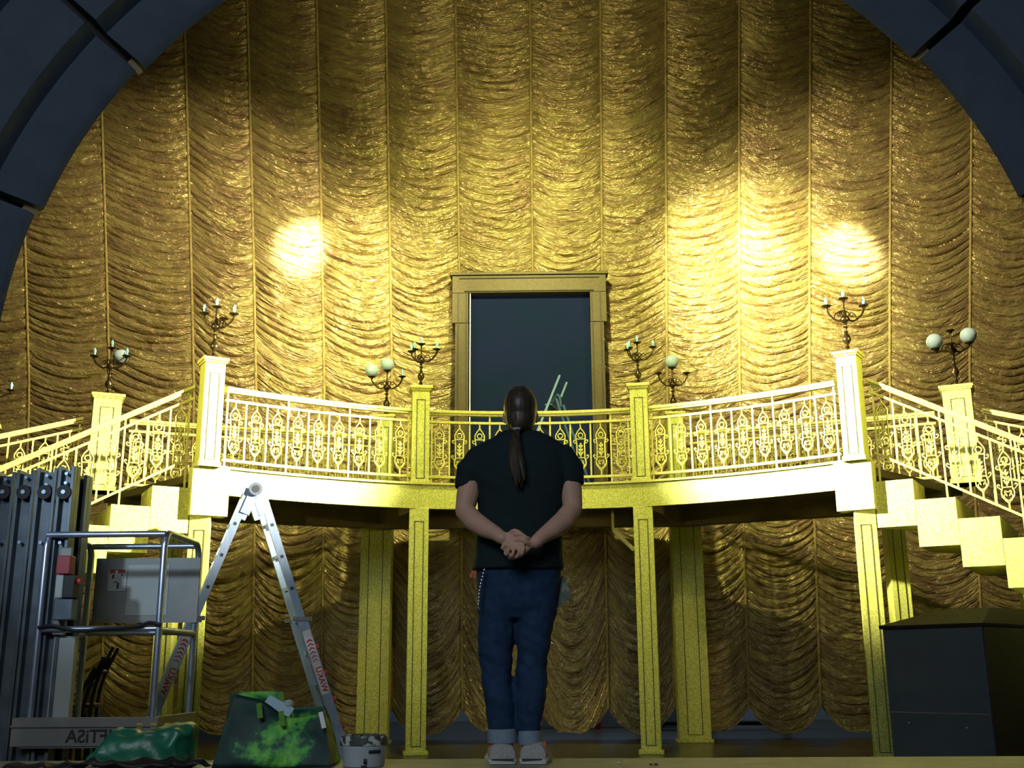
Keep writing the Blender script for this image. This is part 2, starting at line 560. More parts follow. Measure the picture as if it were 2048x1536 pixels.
b = BM(); prism(b, deck, ZB-.09, ZB-.012); obj('deck', b, M['under'], balcony, smooth=False)
def fascia(x0, x1, z0, z1, name='fascia_panel'):
    bm = BM()
    ps = [front(x0+(x1-x0)*k/10) for k in range(11)]
    zc = (z0+z1)/2
    ribbon(bm, [(p.x, p.y, zc) for p in ps], .05, z1-z0)
    return obj(name, bm, M['gold'], balcony, smooth=False)
joints = [-XC, -2.24, -XI, XI, 2.24, XC]
for a, c in zip(joints[:-1], joints[1:]):
    fascia(a+.002, c-.002, 2.515, ZB)
b = BM(); ribbon(b, [(p.x, p.y-.012, ZB+.012) for p in ptsF], .09, .022); obj('nosing', b, M['goldrail'], balcony, smooth=False)
# beams below the deck
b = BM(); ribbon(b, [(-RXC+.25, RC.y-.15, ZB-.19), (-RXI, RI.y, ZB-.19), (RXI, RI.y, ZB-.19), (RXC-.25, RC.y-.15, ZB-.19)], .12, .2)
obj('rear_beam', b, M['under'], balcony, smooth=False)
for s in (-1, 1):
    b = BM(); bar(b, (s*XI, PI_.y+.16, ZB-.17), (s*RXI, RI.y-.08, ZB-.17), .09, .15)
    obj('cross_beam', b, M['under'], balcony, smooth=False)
AC = R_(31)
for s in (-1, 1):   # deeper block above each corner column
    b = BM()
    box(b, (s*(XC-.02), PC.y+.06, (2.30+ZB)/2), (.36, .16, ZB-2.30), s*-AC)
    obj('corner_block', b, M['gold'], balcony, smooth=False)

def post_panel(parent, w, d, z0, z1, z_in0, z_in1, mname='gold', lip=.0):
    b = BM(); box(b, (0, 0, (z0+z1)/2), (w, d, z1-z0), bevel=.004)
    obj('shaft', b, M[mname], parent, smooth=False)
    b = BM()
    t = .007
    iw = w*.46
    for s in (-1, 1):
        for yy in (-1,):
            box(b, (s*iw/2, yy*(d/2+.0015), (z_in0+z_in1)/2), (t, .006, z_in1-z_in0))
    for zz in (z_in0, z_in1):
        box(b, (0, -(d/2+.0015), zz), (iw+t, .006, t))
    obj('panel_line', b, M['line'], parent, smooth=False)
def column(name, label, loc, w, d, h, rz=0, group=None):
    c = thing(name, label, 'column', loc, rz, group)
    post_panel(c, w, d, 0, h, .09, h-.14)
    b = BM(); box(b, (0, 0, .02), (w+.05, d+.05, .04), bevel=.006); obj('plinth', b, M['gold'], c, smooth=False)
    return c
def newel(label, x, y, rz, h=1.10, zb=ZB, w=.19):
    c = thing('newel_post', label, 'post', (x, y, zb), rz)
    post_panel(c, w, w, .0, h-.03, .07, h-.16)
    b = BM()
    box(b, (0, 0, h-.018), (w+.06, w+.06, .036), bevel=.006)
    box(b, (0, 0, h-.045), (w+.03, w+.03, .02))
    obj('cap', b, M['goldrail'], c, smooth=False)
    b = BM(); box(b, (0, 0, .025), (w+.025, w+.025, .05), bevel=.004); obj('foot', b, M['gold'], c, smooth=False)
    return c
for s, nm in ((-1, 'left'), (1, 'right')):
    column('column', f'slim gold front column below the {nm} inner balcony post', (s*XI, PI_.y+.06, 0), .205, .18, 2.515, s*R_(-8))
    column('column', f'slim gold corner column below the {nm} corner balcony post', (s*(XC+.05), PC.y+.10, 0), .20, .18, 2.30, s*-R_(14))
    column('column', f'wide shaded gold rear column behind the {nm} inner front column', (s*(RXI+.12), 13.55, 0), .37, .22, ZB-.092, 0)
    column('column', f'dark narrow column behind the {nm} corner column', (s*4.02, 12.3, 0), .20, .2, 2.45, 0)
    newel(f'bright gold post on the {nm} side of the balcony center', s*XI, PI_.y+.06, s*R_(-10))
    newel(f'white lit {nm} corner post where balcony meets stairs', s*(XC+.0), PC.y+.02, s*-AC, w=.20)
    newel(f'dark rear post under the globe lamp, {nm} of the doorway', s*RXI, RI.y, 0)
    newel(f'white lit rear post at the head of the {nm} stairs', s*RXC, RC.y, s*-R_(24), w=.30)
b = BM()
bar(b, at(1226, 1060, 12.5), at(1268, 1100, 12.5), .05, .04)
bar(b, at(1226, 1060, 12.5), at(1226, 1060, 12.5)+Vector((0, .02, .22)), .03, .03)
obj('brace', b, M['goldrail'], balcony, smooth=False)

# ------------------------------------------------------------------ railings
def ornate_mesh(H):
    bm = BM()
    r = .0065
    c = lambda pts, rr=r, n=5: tube(bm, [(x, 0, z*H) for x, z in pts], rr, n)
    c([(0, 0), (0, .10)], .009)
    for s in (-1, 1):
        c([(0, .09), (s*.022, .13), (s*.052, .20), (s*.056, .27), (s*.044, .33), (s*.042, .60), (s*.050, .70), (s*.052, .78), (s*.030, .85), (0, .915)], .0075)
        # heart scrolls in the lower bulge
        c(spline([(0, .13), (s*.030, .17), (s*.036, .215), (s*.018, .235), (s*.012, .205)], 4), .006)
        c(spline([(0, .265), (s*.022, .285), (s*.030, .26), (s*.016, .25)], 4), .0055)
        # side scrolls
        c(spline([(s*.046, .30), (s*.072, .335), (s*.086, .37), (s*.074, .395), (s*.064, .37)], 4), .006)
        c(spline([(s*.043, .63), (s*.066, .625), (s*.080, .66), (s*.070, .685), (s*.062, .665)], 4), .006)
        # leaves of the middle flower
        for zz in (.42, .49, .56):
            bmesh.ops.create_icosphere(bm, subdivisions=1, radius=1, matrix=Matrix.Translation((s*.013, 0, zz*H)) @ Matrix.Rotation(s*.5, 4, 'Y') @ Matrix.Diagonal((.011, .007, .020, 1)))
        c([(s*.043, .445), (s*.013, .455)], .005)
    c([(0, .36), (0, .62)], .006)
    c([(-.042, .345), (.042, .345)], .006)
    c([(-.05, .70), (.05, .70)], .0075)
    for zz, rr in ((.385, .012), (.60, .013)):
        bmesh.ops.create_icosphere(bm, subdivisions=1, radius=1, matrix=Matrix.Translation((0, 0, zz*H)) @ Matrix.Diagonal((rr, .008, rr*1.3, 1)))
    # ring under the point
    c([(.026*math.cos(t), .772+.026/H*math.sin(t)) for t in [PI*2*k/14 for k in range(15)]], .007)
    c([(0, .905), (0, 1.0)], .009)
    bmesh.ops.create_icosphere(bm, subdivisions=1, radius=.011, matrix=Matrix.Translation((0, 0, .915*H)))
    return finish(bm, 'ornate_baluster', True, 60)
def plain_mesh(H):
    bm = BM()
    box(bm, (0, 0, H/2), (.017, .017, H))
    return finish(bm, 'plain_baluster', False)
H0, H1, HH = .115, .70, .80
ORN = ornate_mesh(H1-H0)
PLN = plain_mesh(H1-H0)
PLX = plain_mesh(HH-.0)
def railing(label, pts, n, drop=0.0, group=None, ztop=0.0):
    pts = [Vector(p) for p in pts]
    t = thing('railing', label, 'railing', pts[0], 0, group)
    o = pts[0].copy()
    L = [0]
    for a, c in zip(pts[:-1], pts[1:]):
        L.append(L[-1]+(Vector((c.x, c.y, 0))-Vector((a.x, a.y, 0))).length)
    def P(s):
        s *= L[-1]
        for k in range(len(L)-1):
            if s <= L[k+1]+1e-9:
                f = (s-L[k])/(L[k+1]-L[k])
                d = pts[k+1]-pts[k]
                return pts[k]+d*f-o, math.atan2(d.y, d.x)
        return pts[-1]-o, 0
    loc = [p-o for p in pts]
    b = BM(); ribbon(b, loc, .085, .030, HH+.030+ztop); ribbon(b, loc, .055, .025, HH+.004+ztop); obj('handrail', b, M['goldrail'], t, smooth=False)
    b = BM(); ribbon(b, loc, .035, .026, H1+.013); obj('upper_rail', b, M['goldrail'], t, smooth=False)
    b = BM(); ribbon(b, loc, .035, .026, H0-.013); obj('lower_rail', b, M['goldrail'], t, smooth=False)
    for i in range(n):
        q, a = P((i+.5)/n)
        link('ornate_baluster', ORN, M['goldrail'], t, q+Vector((0, 0, H0)), (0, 0, a))
    for i in range(n+1):
        q, a = P(min(max(i/n, .012), .988))
        if i % 3 == 0:
            link('plain_baluster', PLX, M['goldrail'], t, q+Vector((0, 0, -drop)), (0, 0, a)).scale = (1, 1, (HH+drop)/HH)
        else:
            link('plain_baluster', PLN, M['goldrail'], t, q+Vector((0, 0, H0)), (0, 0, a))
    return t
def fr(x0, x1, n=14):
    return [front(x0+(x1-x0)*k/n)+Vector((0, .05, ZB)) for k in range(n+1)]
railing('gold balcony railing between the left corner post and left inner post', fr(-XC+.11, -XI-.10), 9)
railing('gold balcony railing in the middle, in front of the doorway', fr(-XI+.10, XI-.10), 10)
railing('gold balcony railing between the right inner post and right corner post', fr(XI+.10, XC-.11), 9)
def lerp(a, c, n=2):
    return [a+(c-a)*k/n for k in range(n+1)]
SA = R_(29)
SRUN, SRISE, NST = .36, .203, 7
for s, nm in ((-1, 'left'), (1, 'right')):
    ra, rc = Vector((s*(RXI+.17), RI.y-.03, ZB)), Vector((s*(RXC-.24), RC.y+.09, ZB))
    railing(f'rear balcony railing on the {nm}, seen through the front balusters', lerp(ra, rc), 13)
    # stairs: local x runs down the flight, local y into the flight
    d = Vector((s*math.cos(SA), -math.sin(SA), 0))
    n_ = Vector((s*math.sin(SA), math.cos(SA), 0))
    o = Vector((s*(XC+.13), PC.y-.02, 0))
    st = thing('staircase', f'gold staircase stepping down from the balcony on the {nm}', 'stairs', (0, 0, 0))
    for k in range(NST):
        z1 = ZB-SRISE*(k+1)
        z0 = max(z1-.44, 0)
        if z1 < .02: break
        s0, s1 = SRUN*k+.002, SRUN*(k+1)-.002
        w0, w1 = min(.04+1.55*s0, 1.45), min(.04+1.55*s1, 1.45)
        b = BM()
        pl = [o+d*s0, o+d*s1, o+d*s1+n_*w1, o+d*s0+n_*w0]
        if w1 >= 1.45 > w0: pl.insert(3, o+d*(1.41/1.55)+n_*1.45)
        prism(b, [(p.x, p.y) for p in (pl if s > 0 else pl[::-1])], z0, z1)
        obj('step', b, M['gold'], st, smooth=False)
    c = o+d*(SRUN*NST+.55)+n_*.72
    zl_ = ZB-SRISE*(NST+1)
    b = BM(); box(b, (c.x, c.y, zl_/2), (1.09, 1.44, zl_), math.atan2(d.y, d.x), bevel=.004)
    obj('landing', b, M['gold'], st, smooth=False)
    pa = o+d*.02+n_*.06+Vector((0, 0, ZB-.01))
    pb = o+d*(SRUN*NST)+n_*.06+Vector((0, 0, ZB-.01-SRISE*NST))
    railing(f'gold sloping front railing of the {nm} stairs', lerp(pa, pb), 12, .18)
    qa = Vector((s*(RXC+.24), RC.y-.05, ZB))
    qb = qa+d*2.2+Vector((0, 0, -.33*2.2))
    railing(f'rear sloping railing of the {nm} stairs beyond the rear post', lerp(qa, qb), 9, .25)
    cc = o+d*(SRUN*3.4)+n_*1.1
    column('column', f'wide gold support column below the {nm} stairs', (cc.x, cc.y, 0), .30, .2, ZB-SRISE*4-.44-.002, s*-R_(8))

# ------------------------------------------------------------------ doorway
DY = 13.9
dl, dr_, dt = at(905, 600, DY), at(1212, 600, DY), at(1058, 549, DY)
W = dr_.x-dl.x
cx = (dr_.x+dl.x)/2
ht = dt.z-ZB
il, ir = at(940, 650, DY), at(1183, 650, DY)
iw = ir.x-il.x
ih = at(1058, 589, DY).z-ZB
door = thing('doorway', 'tall gold framed doorway with a dark blue panel inside', 'doorway', (cx, DY, ZB))
lug = at(900, 650, DY).z-ZB
b = BM()
sw = (W-iw)/2
for s in (-1, 1):
    box(b, (s*(iw/2+sw*.40), 0, ih/2), (sw*.80, .14, ih))
    box(b, (s*(iw/2+sw*.5), -.008, (lug+ht)/2), (sw, .15, ht-lug), bevel=.005)
obj('jamb', b, M['frame'], door, smooth=False)
b = BM(); box(b, (0, -.012, (ih+ht)/2), (W, .16, ht-ih), bevel=.006)
box(b, (0, -.02, ht-.02), (W+.06, .20, .04), bevel=.006)
obj('lintel', b, M['frame'], door, smooth=False)
b = BM()
for s in (-1, 1):
    for f in (.12, .62):
        box(b, (s*(iw/2+sw*f), -.086, ih/2), (.012, .02, ih))
for f in (.08, .72):
    box(b, (0, -.098, ih+(ht-ih)*f), (iw+sw*(.4+f), .02, .012))
obj('moulding', b, M['line'], door, smooth=False)
b = BM(); box(b, (-iw/2+.022, -.05, ih/2), (.013, .05, ih)); obj('pale_edge_strip', b, M['white'], door, smooth=False)
b = BM(); box(b, (0, .05, ih/2), (iw, .03, ih)); box(b, (.15, .03, ih*.42), (.05, .012, 1.0), 0, M=None)
obj('panel', b, M['door'], door, smooth=False)

# white stepladder leaning on the balcony
sl = thing('stepladder', 'pale teal metal stepladder leaning open behind the railing', 'ladder', (0, 0, 0))
Yl = 12.75
A0, A1 = at(1119, 752, Yl), at(1076, 860, Yl-.25)
A1 = A0+(A1-A0)*((A0.z-ZB)/(A0.z-A1.z))
B0, B1 = at(1112, 797, Yl+.02), at(1168, 965, Yl+.25)
B1 = B0+(B1-B0)*((B0.z-ZB)/(B0.z-B1.z))
for q0, q1, nm in ((A0, A1, 'stile'), (B0, B1, 'rear_leg')):
    for off in (0, .34):
        b = BM()
        v = Vector((.28*off, off, 0))
        bar(b, q0+v, q1+v, .05, .025, (0, 1, 0))
        obj(nm, b, M['step'], sl, smooth=False)
for k in range(1, 6):
    q = A0+(A1-A0)*(k/6.3+.1)
    b = BM(); bar(b, q, q+Vector((.095, .34, 0)), .08, .02, (1, 0, 0)); obj('tread', b, M['step'], sl, smooth=False)
b = BM(); tube(b, spline([B0+Vector((-.05, 0, -.05)), B0+Vector((0, 0, .04)), B0+Vector((.04, 0, .02)), B0+Vector((.06, 0, -.10))], 5), .012, 6)
obj('hoop', b, M['step'], sl)

# ------------------------------------------------------------------ candelabra
def candelabrum(label, base, arms, sc=1.0, centre='candle', stem=.34, group=None, rz=0):
    t = thing('candelabrum', label, 'candelabra', base, rz, group)
    t.scale = (sc, sc, sc)
    b = BM()
    h = stem
    pr = [(.0, 0), (.075, 0), (.078, .010), (.055, .022), (.028, .030), (.016, .05), (.026, .058), (.014, .068), (.012, .085),
          (.026, .10), (.040, .125), (.042, .145), (.030, .175), (.014, .20), (.022, .212), (.012, .222), (.013, .25), (.026, .262), (.013, .272), (.014, .29), (.022, .30), (.010, .31)]
    k = (h-.03)/.31
    pr = [(r, z*k) for r, z in pr]
    pr += [(.018, h-.03), (.040, h-.015), (.046, h+.005), (.036, h+.03), (.016, h+.045), (.022, h+.055), (.012, h+.065), (.0085, h+.09), (.007, h+.19), (.0, h+.192)]
    lathe(b, pr)
    obj('stem', b, M['bronze'], t)
    def cup(parent, c, kind):
        b = BM()
        lathe(b, [(0, -.022), (.012, -.022), (.018, -.008), (.046, .004), (.050, .012), (.042, .012), (.016, .008), (.015, .018), (0, .018)], c)
        obj('drip_cup', b, M['bronze'], parent)
        c = Vector(c)
        b = BM()
        if kind == 'candle':
            lathe(b, [(.0, .016), (.0125, .016), (.013, .040), (.0145, .048), (.018, .062), (.017, .076), (.010, .092), (.004, .106), (0, .108)], c, 12)
            obj('candle_bulb', b, M['bulb'], parent)
        elif kind == 'globe':
            ball(b, c+Vector((0, 0, .088)), .085, seg=24)
            lathe(b, [(0, .008), (.034, .008), (.036, .018), (0, .018)], c, 12)
            obj('glass_globe', b, M['globe'], parent)
        else:
            b.free()
    for ang, rad, zc, kind in arms:
        ca, sa = math.cos(ang), math.sin(ang)
        f = lambda r, z: Vector((r*ca, r*sa, z))
        b = BM()
        tube(b, spline([f(.03, h), f(rad*.45, h-.01), f(rad*.82, h+(zc-h)*.32), f(rad, zc-.03), f(rad, zc-.012)], 5), [.010]*20+[.011], 7)
        # inner scroll
        s0 = rad*.42
        tube(b, spline([f(rad*.62, h+.012), f(s0+.018, h+.055), f(s0-.012, h+.075), f(s0-.030, h+.05), f(s0-.012, h+.036), f(s0, h+.05)], 5), .006, 6)
        tube(b, spline([f(.03, h+.02), f(.045, h+.065), f(.02, h+.085), f(.012, h+.06)], 5), .006, 6)
        a = obj('arm', b, M['bronze'], t)
        cup(a, f(rad, zc), kind)
    cz = h+.21
    b = BM()
    tube(b, [(0, 0, h+.18), (0, 0, cz-.012)], .008, 8)
    a = obj('centre_holder', b, M['bronze'], t)
    cup(a, Vector((0, 0, cz)), centre)
    return t
zp = ZB+1.10
C = 'candle'
candelabrum('bronze candelabrum on the white left corner post, three candle bulbs', (-XC, PC.y+.02, zp), [(R_(172), .13, .49, C), (R_(-18), .21, .45, C), (R_(75), .15, .47, 'none')], 1.0)
candelabrum('bronze candelabrum on the white right corner post, three candle bulbs', (XC, PC.y+.02, zp), [(R_(183), .175, .47, C), (R_(5), .20, .48, C), (R_(80), .15, .46, 'none')], 1.02)
candelabrum('bronze candelabrum on the post left of the doorway, three bulbs up', (-XI, PI_.y+.06, zp), [(R_(150), .10, .50, C), (R_(205), .13, .44, C), (R_(-10), .20, .47, C)], .90)
candelabrum('bronze candelabrum on the post right of the doorway, three bulbs up', (XI, PI_.y+.06, zp), [(R_(150), .11, .50, C), (R_(205), .14, .44, C), (R_(-10), .20, .48, C)], .88)
candelabrum('bronze candelabrum with candles and one globe on left rear post', (-RXC, RC.y, zp), [(R_(180), .19, .46, C), (R_(5), .17, .46, C), (R_(60), .13, .40, 'globe')], 1.02)
candelabrum('bronze candelabrum with two white globes on the right rear post', (RXC, RC.y, zp), [(R_(170), .17, .42, 'globe'), (R_(5), .19, .48, 'globe'), (R_(240), .10, .44, 'none')], 1.08, 'none', .40)
candelabrum('candelabrum with two pale globes rising behind the left balcony rail', (-RXI, RI.y, zp), [(R_(185), .19, .49, 'globe'), (R_(-3), .19, .49, C)], 1.0, 'globe', .36)
candelabrum('candelabrum with one top globe and empty cups, right of doorway', (RXI, RI.y, zp), [(R_(180), .17, .50, 'none'), (R_(0), .18, .50, 'none')], 1.0, 'globe', .36)
q = at(-22, 850, 12.2)
px_ = newel('white post at the far left edge carrying a candelabrum', q.x, q.y, R_(20), q.z, 0, .2)
candelabrum('bronze candelabrum at the left picture edge showing one white bulb', (q.x, q.y, q.z), [(R_(0), .21, .40, C), (R_(180), .2, .40, C)], 1.0, C)

# ------------------------------------------------------------------ backstage, seen under the hem
bk = thing('bench', 'dark low bench behind the curtain hem on the right', 'bench', (2.6, 16.2, 0))
b = BM(); box(b, (0, 0, .42), (2.4, .4, .05), bevel=.004); obj('seat', b, M['black'], bk, smooth=False)
b = BM(); box(b, (0, 0, .08), (2.3, .05, .05)); obj('foot_rail', b, M['black'], bk, smooth=False)
for x in (-1.1, -.1, .95):
    b = BM(); box(b, (x, 0, .2), (.08, .3, .4)); obj('leg', b, M['black'], bk, smooth=False)
q = at(1193, 1456, 16.6)
b = BM(); box(b, (q.x, 16.6, .21), (.12, .2, .42), bevel=.01)
cr = obj('signal_box', b, M['red'], None, smooth=False); tag(cr, 'small red box behind the curtain hem, right of the person', 'box')
b = BM(); box(b, (-.01, -.104, .30), (.06, .006, .03)); o_ = obj('label_plate', b, M['white'], cr, (q.x, 16.6, 0), smooth=False)
b = BM(); box(b, (.9, 17.2, .14), (3.2, .9, .28), bevel=.01)
mt = obj('floor_mat', b, M['back'], None, smooth=False); tag(mt, 'pale blue padded mat on the floor behind the curtain', 'mat')
b = BM()
for k in range(3): box(b, (-.1+k*1.0, 16.748, .14), (.012, .008, .26))
obj('seam', b, M['ink'], mt, smooth=False)

# ------------------------------------------------------------------ A-frame ladder
LY = 10.0
ap = at(507, 972, LY)
lad = thing('stepladder', 'tall aluminium folding ladder with white and red labels, left of person', 'ladder', (0, 0, 0))
rd = Vector((-.34, .94, 0)).normalized()
sd = Vector((rd.y, -rd.x, 0))
LW = .36
HS = .92
apz = ap.z-.06
split = .47
def stile_pair(s, tagn):
    top = Vector((ap.x, ap.y, apz))+sd*s*.05
    bot = Vector((ap.x, ap.y, 0))+sd*s*HS
    dv = (bot-top)
    u = dv.normalized()
    side = sd*s
    nrm = (side-u*side.dot(u)).normalized()
    for o_ in (0, 1):
        off = rd*(LW*(o_-.5))
        out = rd*(.04*(2*o_-1))
        b = BM(); bar(b, top+off, top+dv*.80+off, .045, .070, rd)
        st = obj('inner_stile', b, M['alu'], lad, smooth=False)
        b = BM()
        for k in range(1, 8):
            f = k*.115+.015
            if f > .44: break
            bar(b, top+dv*f+off-rd*.0235, top+dv*f+off-rd*.020, .028, .028, u)
        if len(b.verts): obj('rung_hole', b, M['ink'], st, smooth=False)
        else: b.free()
        fl = rd*(.10*(2*o_-1))
        p0, p1 = top+dv*split+off+out, bot+off+out+fl*.6
        b = BM(); bar(b, p0, p1, .055, .088, rd)
        os_ = obj('outer_stile', b, M['alu'], lad, smooth=False)
        b = BM(); bar(b, p1-u*.03, p1+u*.01, .066, .10, rd); obj('foot', b, M['black'], os_, smooth=False)
        b = BM(); box(b, p0, (.17, .085, .035), math.atan2(sd.y, sd.x)); obj('collar', b, M['sheet'], lad, smooth=False)
        if o_ == 0:
            fd = -rd                                       # the face towards the house
            uu = (p1-p0).normalized()
            ac = (nrm-uu*nrm.dot(uu)).normalized()
            fd = (fd-uu*fd.dot(uu)-ac*fd.dot(ac)).normalized()
            L_ = (p1-p0).length
            a_, c_ = p0+uu*L_*.08, p0+uu*L_*.50
            b = BM(); bar(b, a_+fd*.028, c_+fd*.028, .003, .070, fd)
            lb = obj('label', b, M['white'], os_, smooth=False)
            lb['label'] = 'white sticker with red chevrons'
            lx = ac if s > 0 else -ac                      # to the right in the photograph
            b = BM()
            for k in range(6):
                cpt = p0+uu*(L_*(.155+.026*k))+fd*.0305
                w_ = .013*(1-.10*k)
                bar(b, cpt-lx*.026, cpt-uu*.0-lx*.0+lx*.002-uu*.018, .002, w_, fd)
                bar(b, cpt+lx*.026, cpt+lx*.0-uu*.018, .002, w_, fd)
            obj('chevrons', b, M['red'], lb, smooth=False)
            text_mesh('lettering', 'WAK\u00dc', .074, M['red'], lb, p0+uu*(L_*.405)+fd*.0305, -uu, lx, bold=.0012)
            b = BM(); bar(b, p0+uu*(L_*.475)+fd*.0305-lx*.012, p0+uu*(L_*.475)+fd*.0305+lx*.018, .002, .008, fd); obj('fine_print', b, M['red'], lb, smooth=False)
            for k in range(5):
                if s < 0 and k != 3: continue
                cpt = p0+uu*(L_*(.20+.175*k))+nrm*.055
                b = BM(); ball(b, cpt, .020, 1, 1, 1.35, 10); tube(b, [cpt-nrm*.03, cpt], .013, 8)
                obj('locking_knob', b, M['red'], os_)
    for k in range(1, 8):
        f = k*.118
        c = top+dv*f
        w = LW/2+(.03 if f > split else -.01)
        b = BM(); bar(b, c-rd*w, c+rd*w, .030, .030, u); obj('rung', b, M['alu'], lad, smooth=False)
stile_pair(1, 'r')
stile_pair(-1, 'l')
for o_ in (-1, 1):
    b = BM()
    c = Vector((ap.x, ap.y, apz))+rd*(LW/2*o_)
    tube(b, [c-rd*.032, c+rd*.032], .062, 18)
    tube(b, [c-rd*.042, c+rd*.042], .022, 12)
    for s in (-1, 1):
        dv = (Vector((ap.x, ap.y, 0))+sd*s*HS-Vector((ap.x, ap.y, apz))).normalized()
        bar(b, c, c+dv*.24, .062, .085, rd)
    hg = obj('hinge', b, M['alu'], lad)
    b = BM()
    for yy in (-1, 1): tube(b, [c+rd*(yy*.043), c+rd*(yy*.050)], .034, 16)
    obj('hinge_bolt', b, M['black'], hg)
    b = BM()
    for yy in (-1, 1): tube(b, [c+rd*(yy*.0465), c+rd*(yy*.0485)], .060, 18)
    obj('hinge_disc', b, M['mast'], hg)

# ------------------------------------------------------------------ personnel lift
lift = thing('personnel_lift', 'grey mast lift with a tubular basket, left of the ladder', 'lift', (0, 0, 0))
LF, LB = 6.9, 7.62
fl_, frr = at(78, 1250, LF), at(318, 1250, LF)
bx0, bx1 = fl_.x, frr.x
zt = at(320, 1064, LF).z
zm = at(200, 1258, LF).z
zf = at(200, 1492, LF).z
tb = at(200, 1434, LF).z
RT_ = .022
def hoop(x, y0, y1):
    bm = BM()
    r = .09
    pts = [(x, y0, zf), (x, y0, zt-r)]
    pts += [(x, y0+r-r*math.cos(t), zt-r+r*math.sin(t)) for t in [PI/2*k/5 for k in range(1, 6)]]
    pts += [(x, y1-r+r*math.sin(t), zt-r+r*math.cos(t)) for t in [PI/2*k/5 for k in range(0, 6)]]
    pts += [(x, y1, zf)]
    tube(bm, pts, RT_, 10)
    return bm
for x in (bx0, bx1): obj('guard_hoop', hoop(x, LF, LB), M['tubem'], lift)
for y, z in ((LF, zt-.012), (LB, zt-.012), (LF, zm), (LB, zm)):
    b = BM(); tube(b, [(bx0, y, z), (bx1, y, z)], RT_*.92, 10)
    obj('cross_tube', b, M['tubem'], lift)
b = BM(); tube(b, [(bx1, LF, zm-.01), (bx1, LB, zm-.01)], RT_, 10); obj('cross_tube', b, M['tubem'], lift)
b = BM(); tube(b, [(bx0, LF, zm-.01), (bx0, LB, zm-.01)], RT_, 10); obj('cross_tube', b, M['tubem'], lift)
b = BM(); box(b, ((bx0+bx1)/2, (LF+LB)/2, zf+.01), (bx1-bx0+.06, LB-LF+.06, .04)); obj('basket_floor', b, M['sheet'], lift, smooth=False)
b = BM()
hb = (tb-zf)
box(b, ((bx0+bx1)/2-.02, LF-.03, zf+hb*.5), (bx1-bx0+.14, .02, hb), bevel=.003)
box(b, (bx1+.03, (LF+LB)/2, zf+hb*.5), (.02, LB-LF+.06, hb), bevel=.003)
box(b, (bx0-.05, (LF+LB)/2, zf+hb*.5), (.02, LB-LF+.06, hb), bevel=.003)
box(b, ((bx0+bx1)/2-.02, LF-.046, zf+hb*.70), (bx1-bx0+.14, .012, .012))
tbo = obj('toe_board', b, M['plank'], lift, smooth=False)
text_mesh('lettering', 'LIFTiSA', .105, M['ink'], tbo, (at(215, 1470, LF).x-.07, LF-.042, zf+hb*.33), (-1, 0, 0), (0, 0, 1), bold=.002)
for k in range(4):
    a = at(285+28*k, 1440-k*4, LF)
    b = BM(); box(b, (a.x, LF-.043, tb-.05), (.035, .004, .03), 0)
    obj('hazard_tape', b, M['yellow'], tbo, smooth=False)
# rear sheet with stickers
xs0, xs1 = at(192, 1180, LB).x, at(400, 1180, LB).x
zs0, zs1 = at(300, 1246, LB).z, at(300, 1117, LB).z
b = BM(); box(b, ((xs0+xs1)/2, LB-.03, (zs0+zs1)/2), (xs1-xs0, .006, zs1-zs0))
sh = obj('sheet_panel', b, M['sheet'], lift, smooth=False)
def decal(px0, py0, px1, py1, Y, name, m_, parent, y=None):
    a, c = at(px0, py0, Y), at(px1, py1, Y)
    b = BM(); box(b, ((a.x+c.x)/2, y if y else Y, (a.z+c.z)/2), (abs(c.x-a.x), .003, abs(a.z-c.z)))
    return obj(name, b, m_, parent, smooth=False)
yd = LB-.036
decal(222, 1141, 255, 1183, LB, 'warning_sticker', M['paper'], sh, yd)
decal(224, 1140, 255, 1147, LB, 'red_header', M['dred'], sh, yd-.002)
b = BM()
a = at(238, 1143.5, LB); tube(b, [(a.x, yd-.003, a.z-.004), (a.x, yd-.006, a.z-.004)], .012, 3)
obj('warning_triangle', b, M['white'], sh, smooth=False)
for (u0, v0, u1, v1) in ((229, 1150, 232, 1158), (247, 1149, 250, 1152), (232, 1164, 238, 1166), (238, 1166, 241, 1178)):
    decal(u0, v0, u1, v1, LB, 'pictogram', M['ink'], sh, yd-.003)
decal(262, 1131, 336, 1231, LB, 'document_sheet', M['paper'], sh, yd)
# control boxes on the left
def cbox(px0, py0, px1, py1, Y, dp, name, m_):
    a, c = at(px0, py0, Y), at(px1, py1, Y)
    b = BM(); box(b, ((a.x+c.x)/2, Y+dp/2, (a.z+c.z)/2), (abs(c.x-a.x), dp, abs(a.z-c.z)), bevel=.006)
    return obj(name, b, m_, lift, smooth=False)
cbox(114, 1111, 138, 1148, 6.80, .09, 'red_box', M['dred'])
ct = cbox(122, 1150, 146, 1196, 6.80, .09, 'control_box', M['black'])
cbox(112, 1150, 123, 1196, 6.79, .08, 'control_plate', M['paper'])
b = BM(); a = at(149, 1161, 6.8); tube(b, [a+Vector((-.02, .05, 0)), a+Vector((.02, .05, 0))], .022, 12); obj('stop_button', b, M['red'], ct)
cbox(108, 1198, 142, 1240, 6.81, .09, 'battery_box', M['mast'])
cbox(108, 1272, 136, 1440, 6.94, .06, 'white_post', M['paper'])
cbox(120, 1095, 128, 1270, 6.90, .03, 'bracket_rail', M['sheet'])
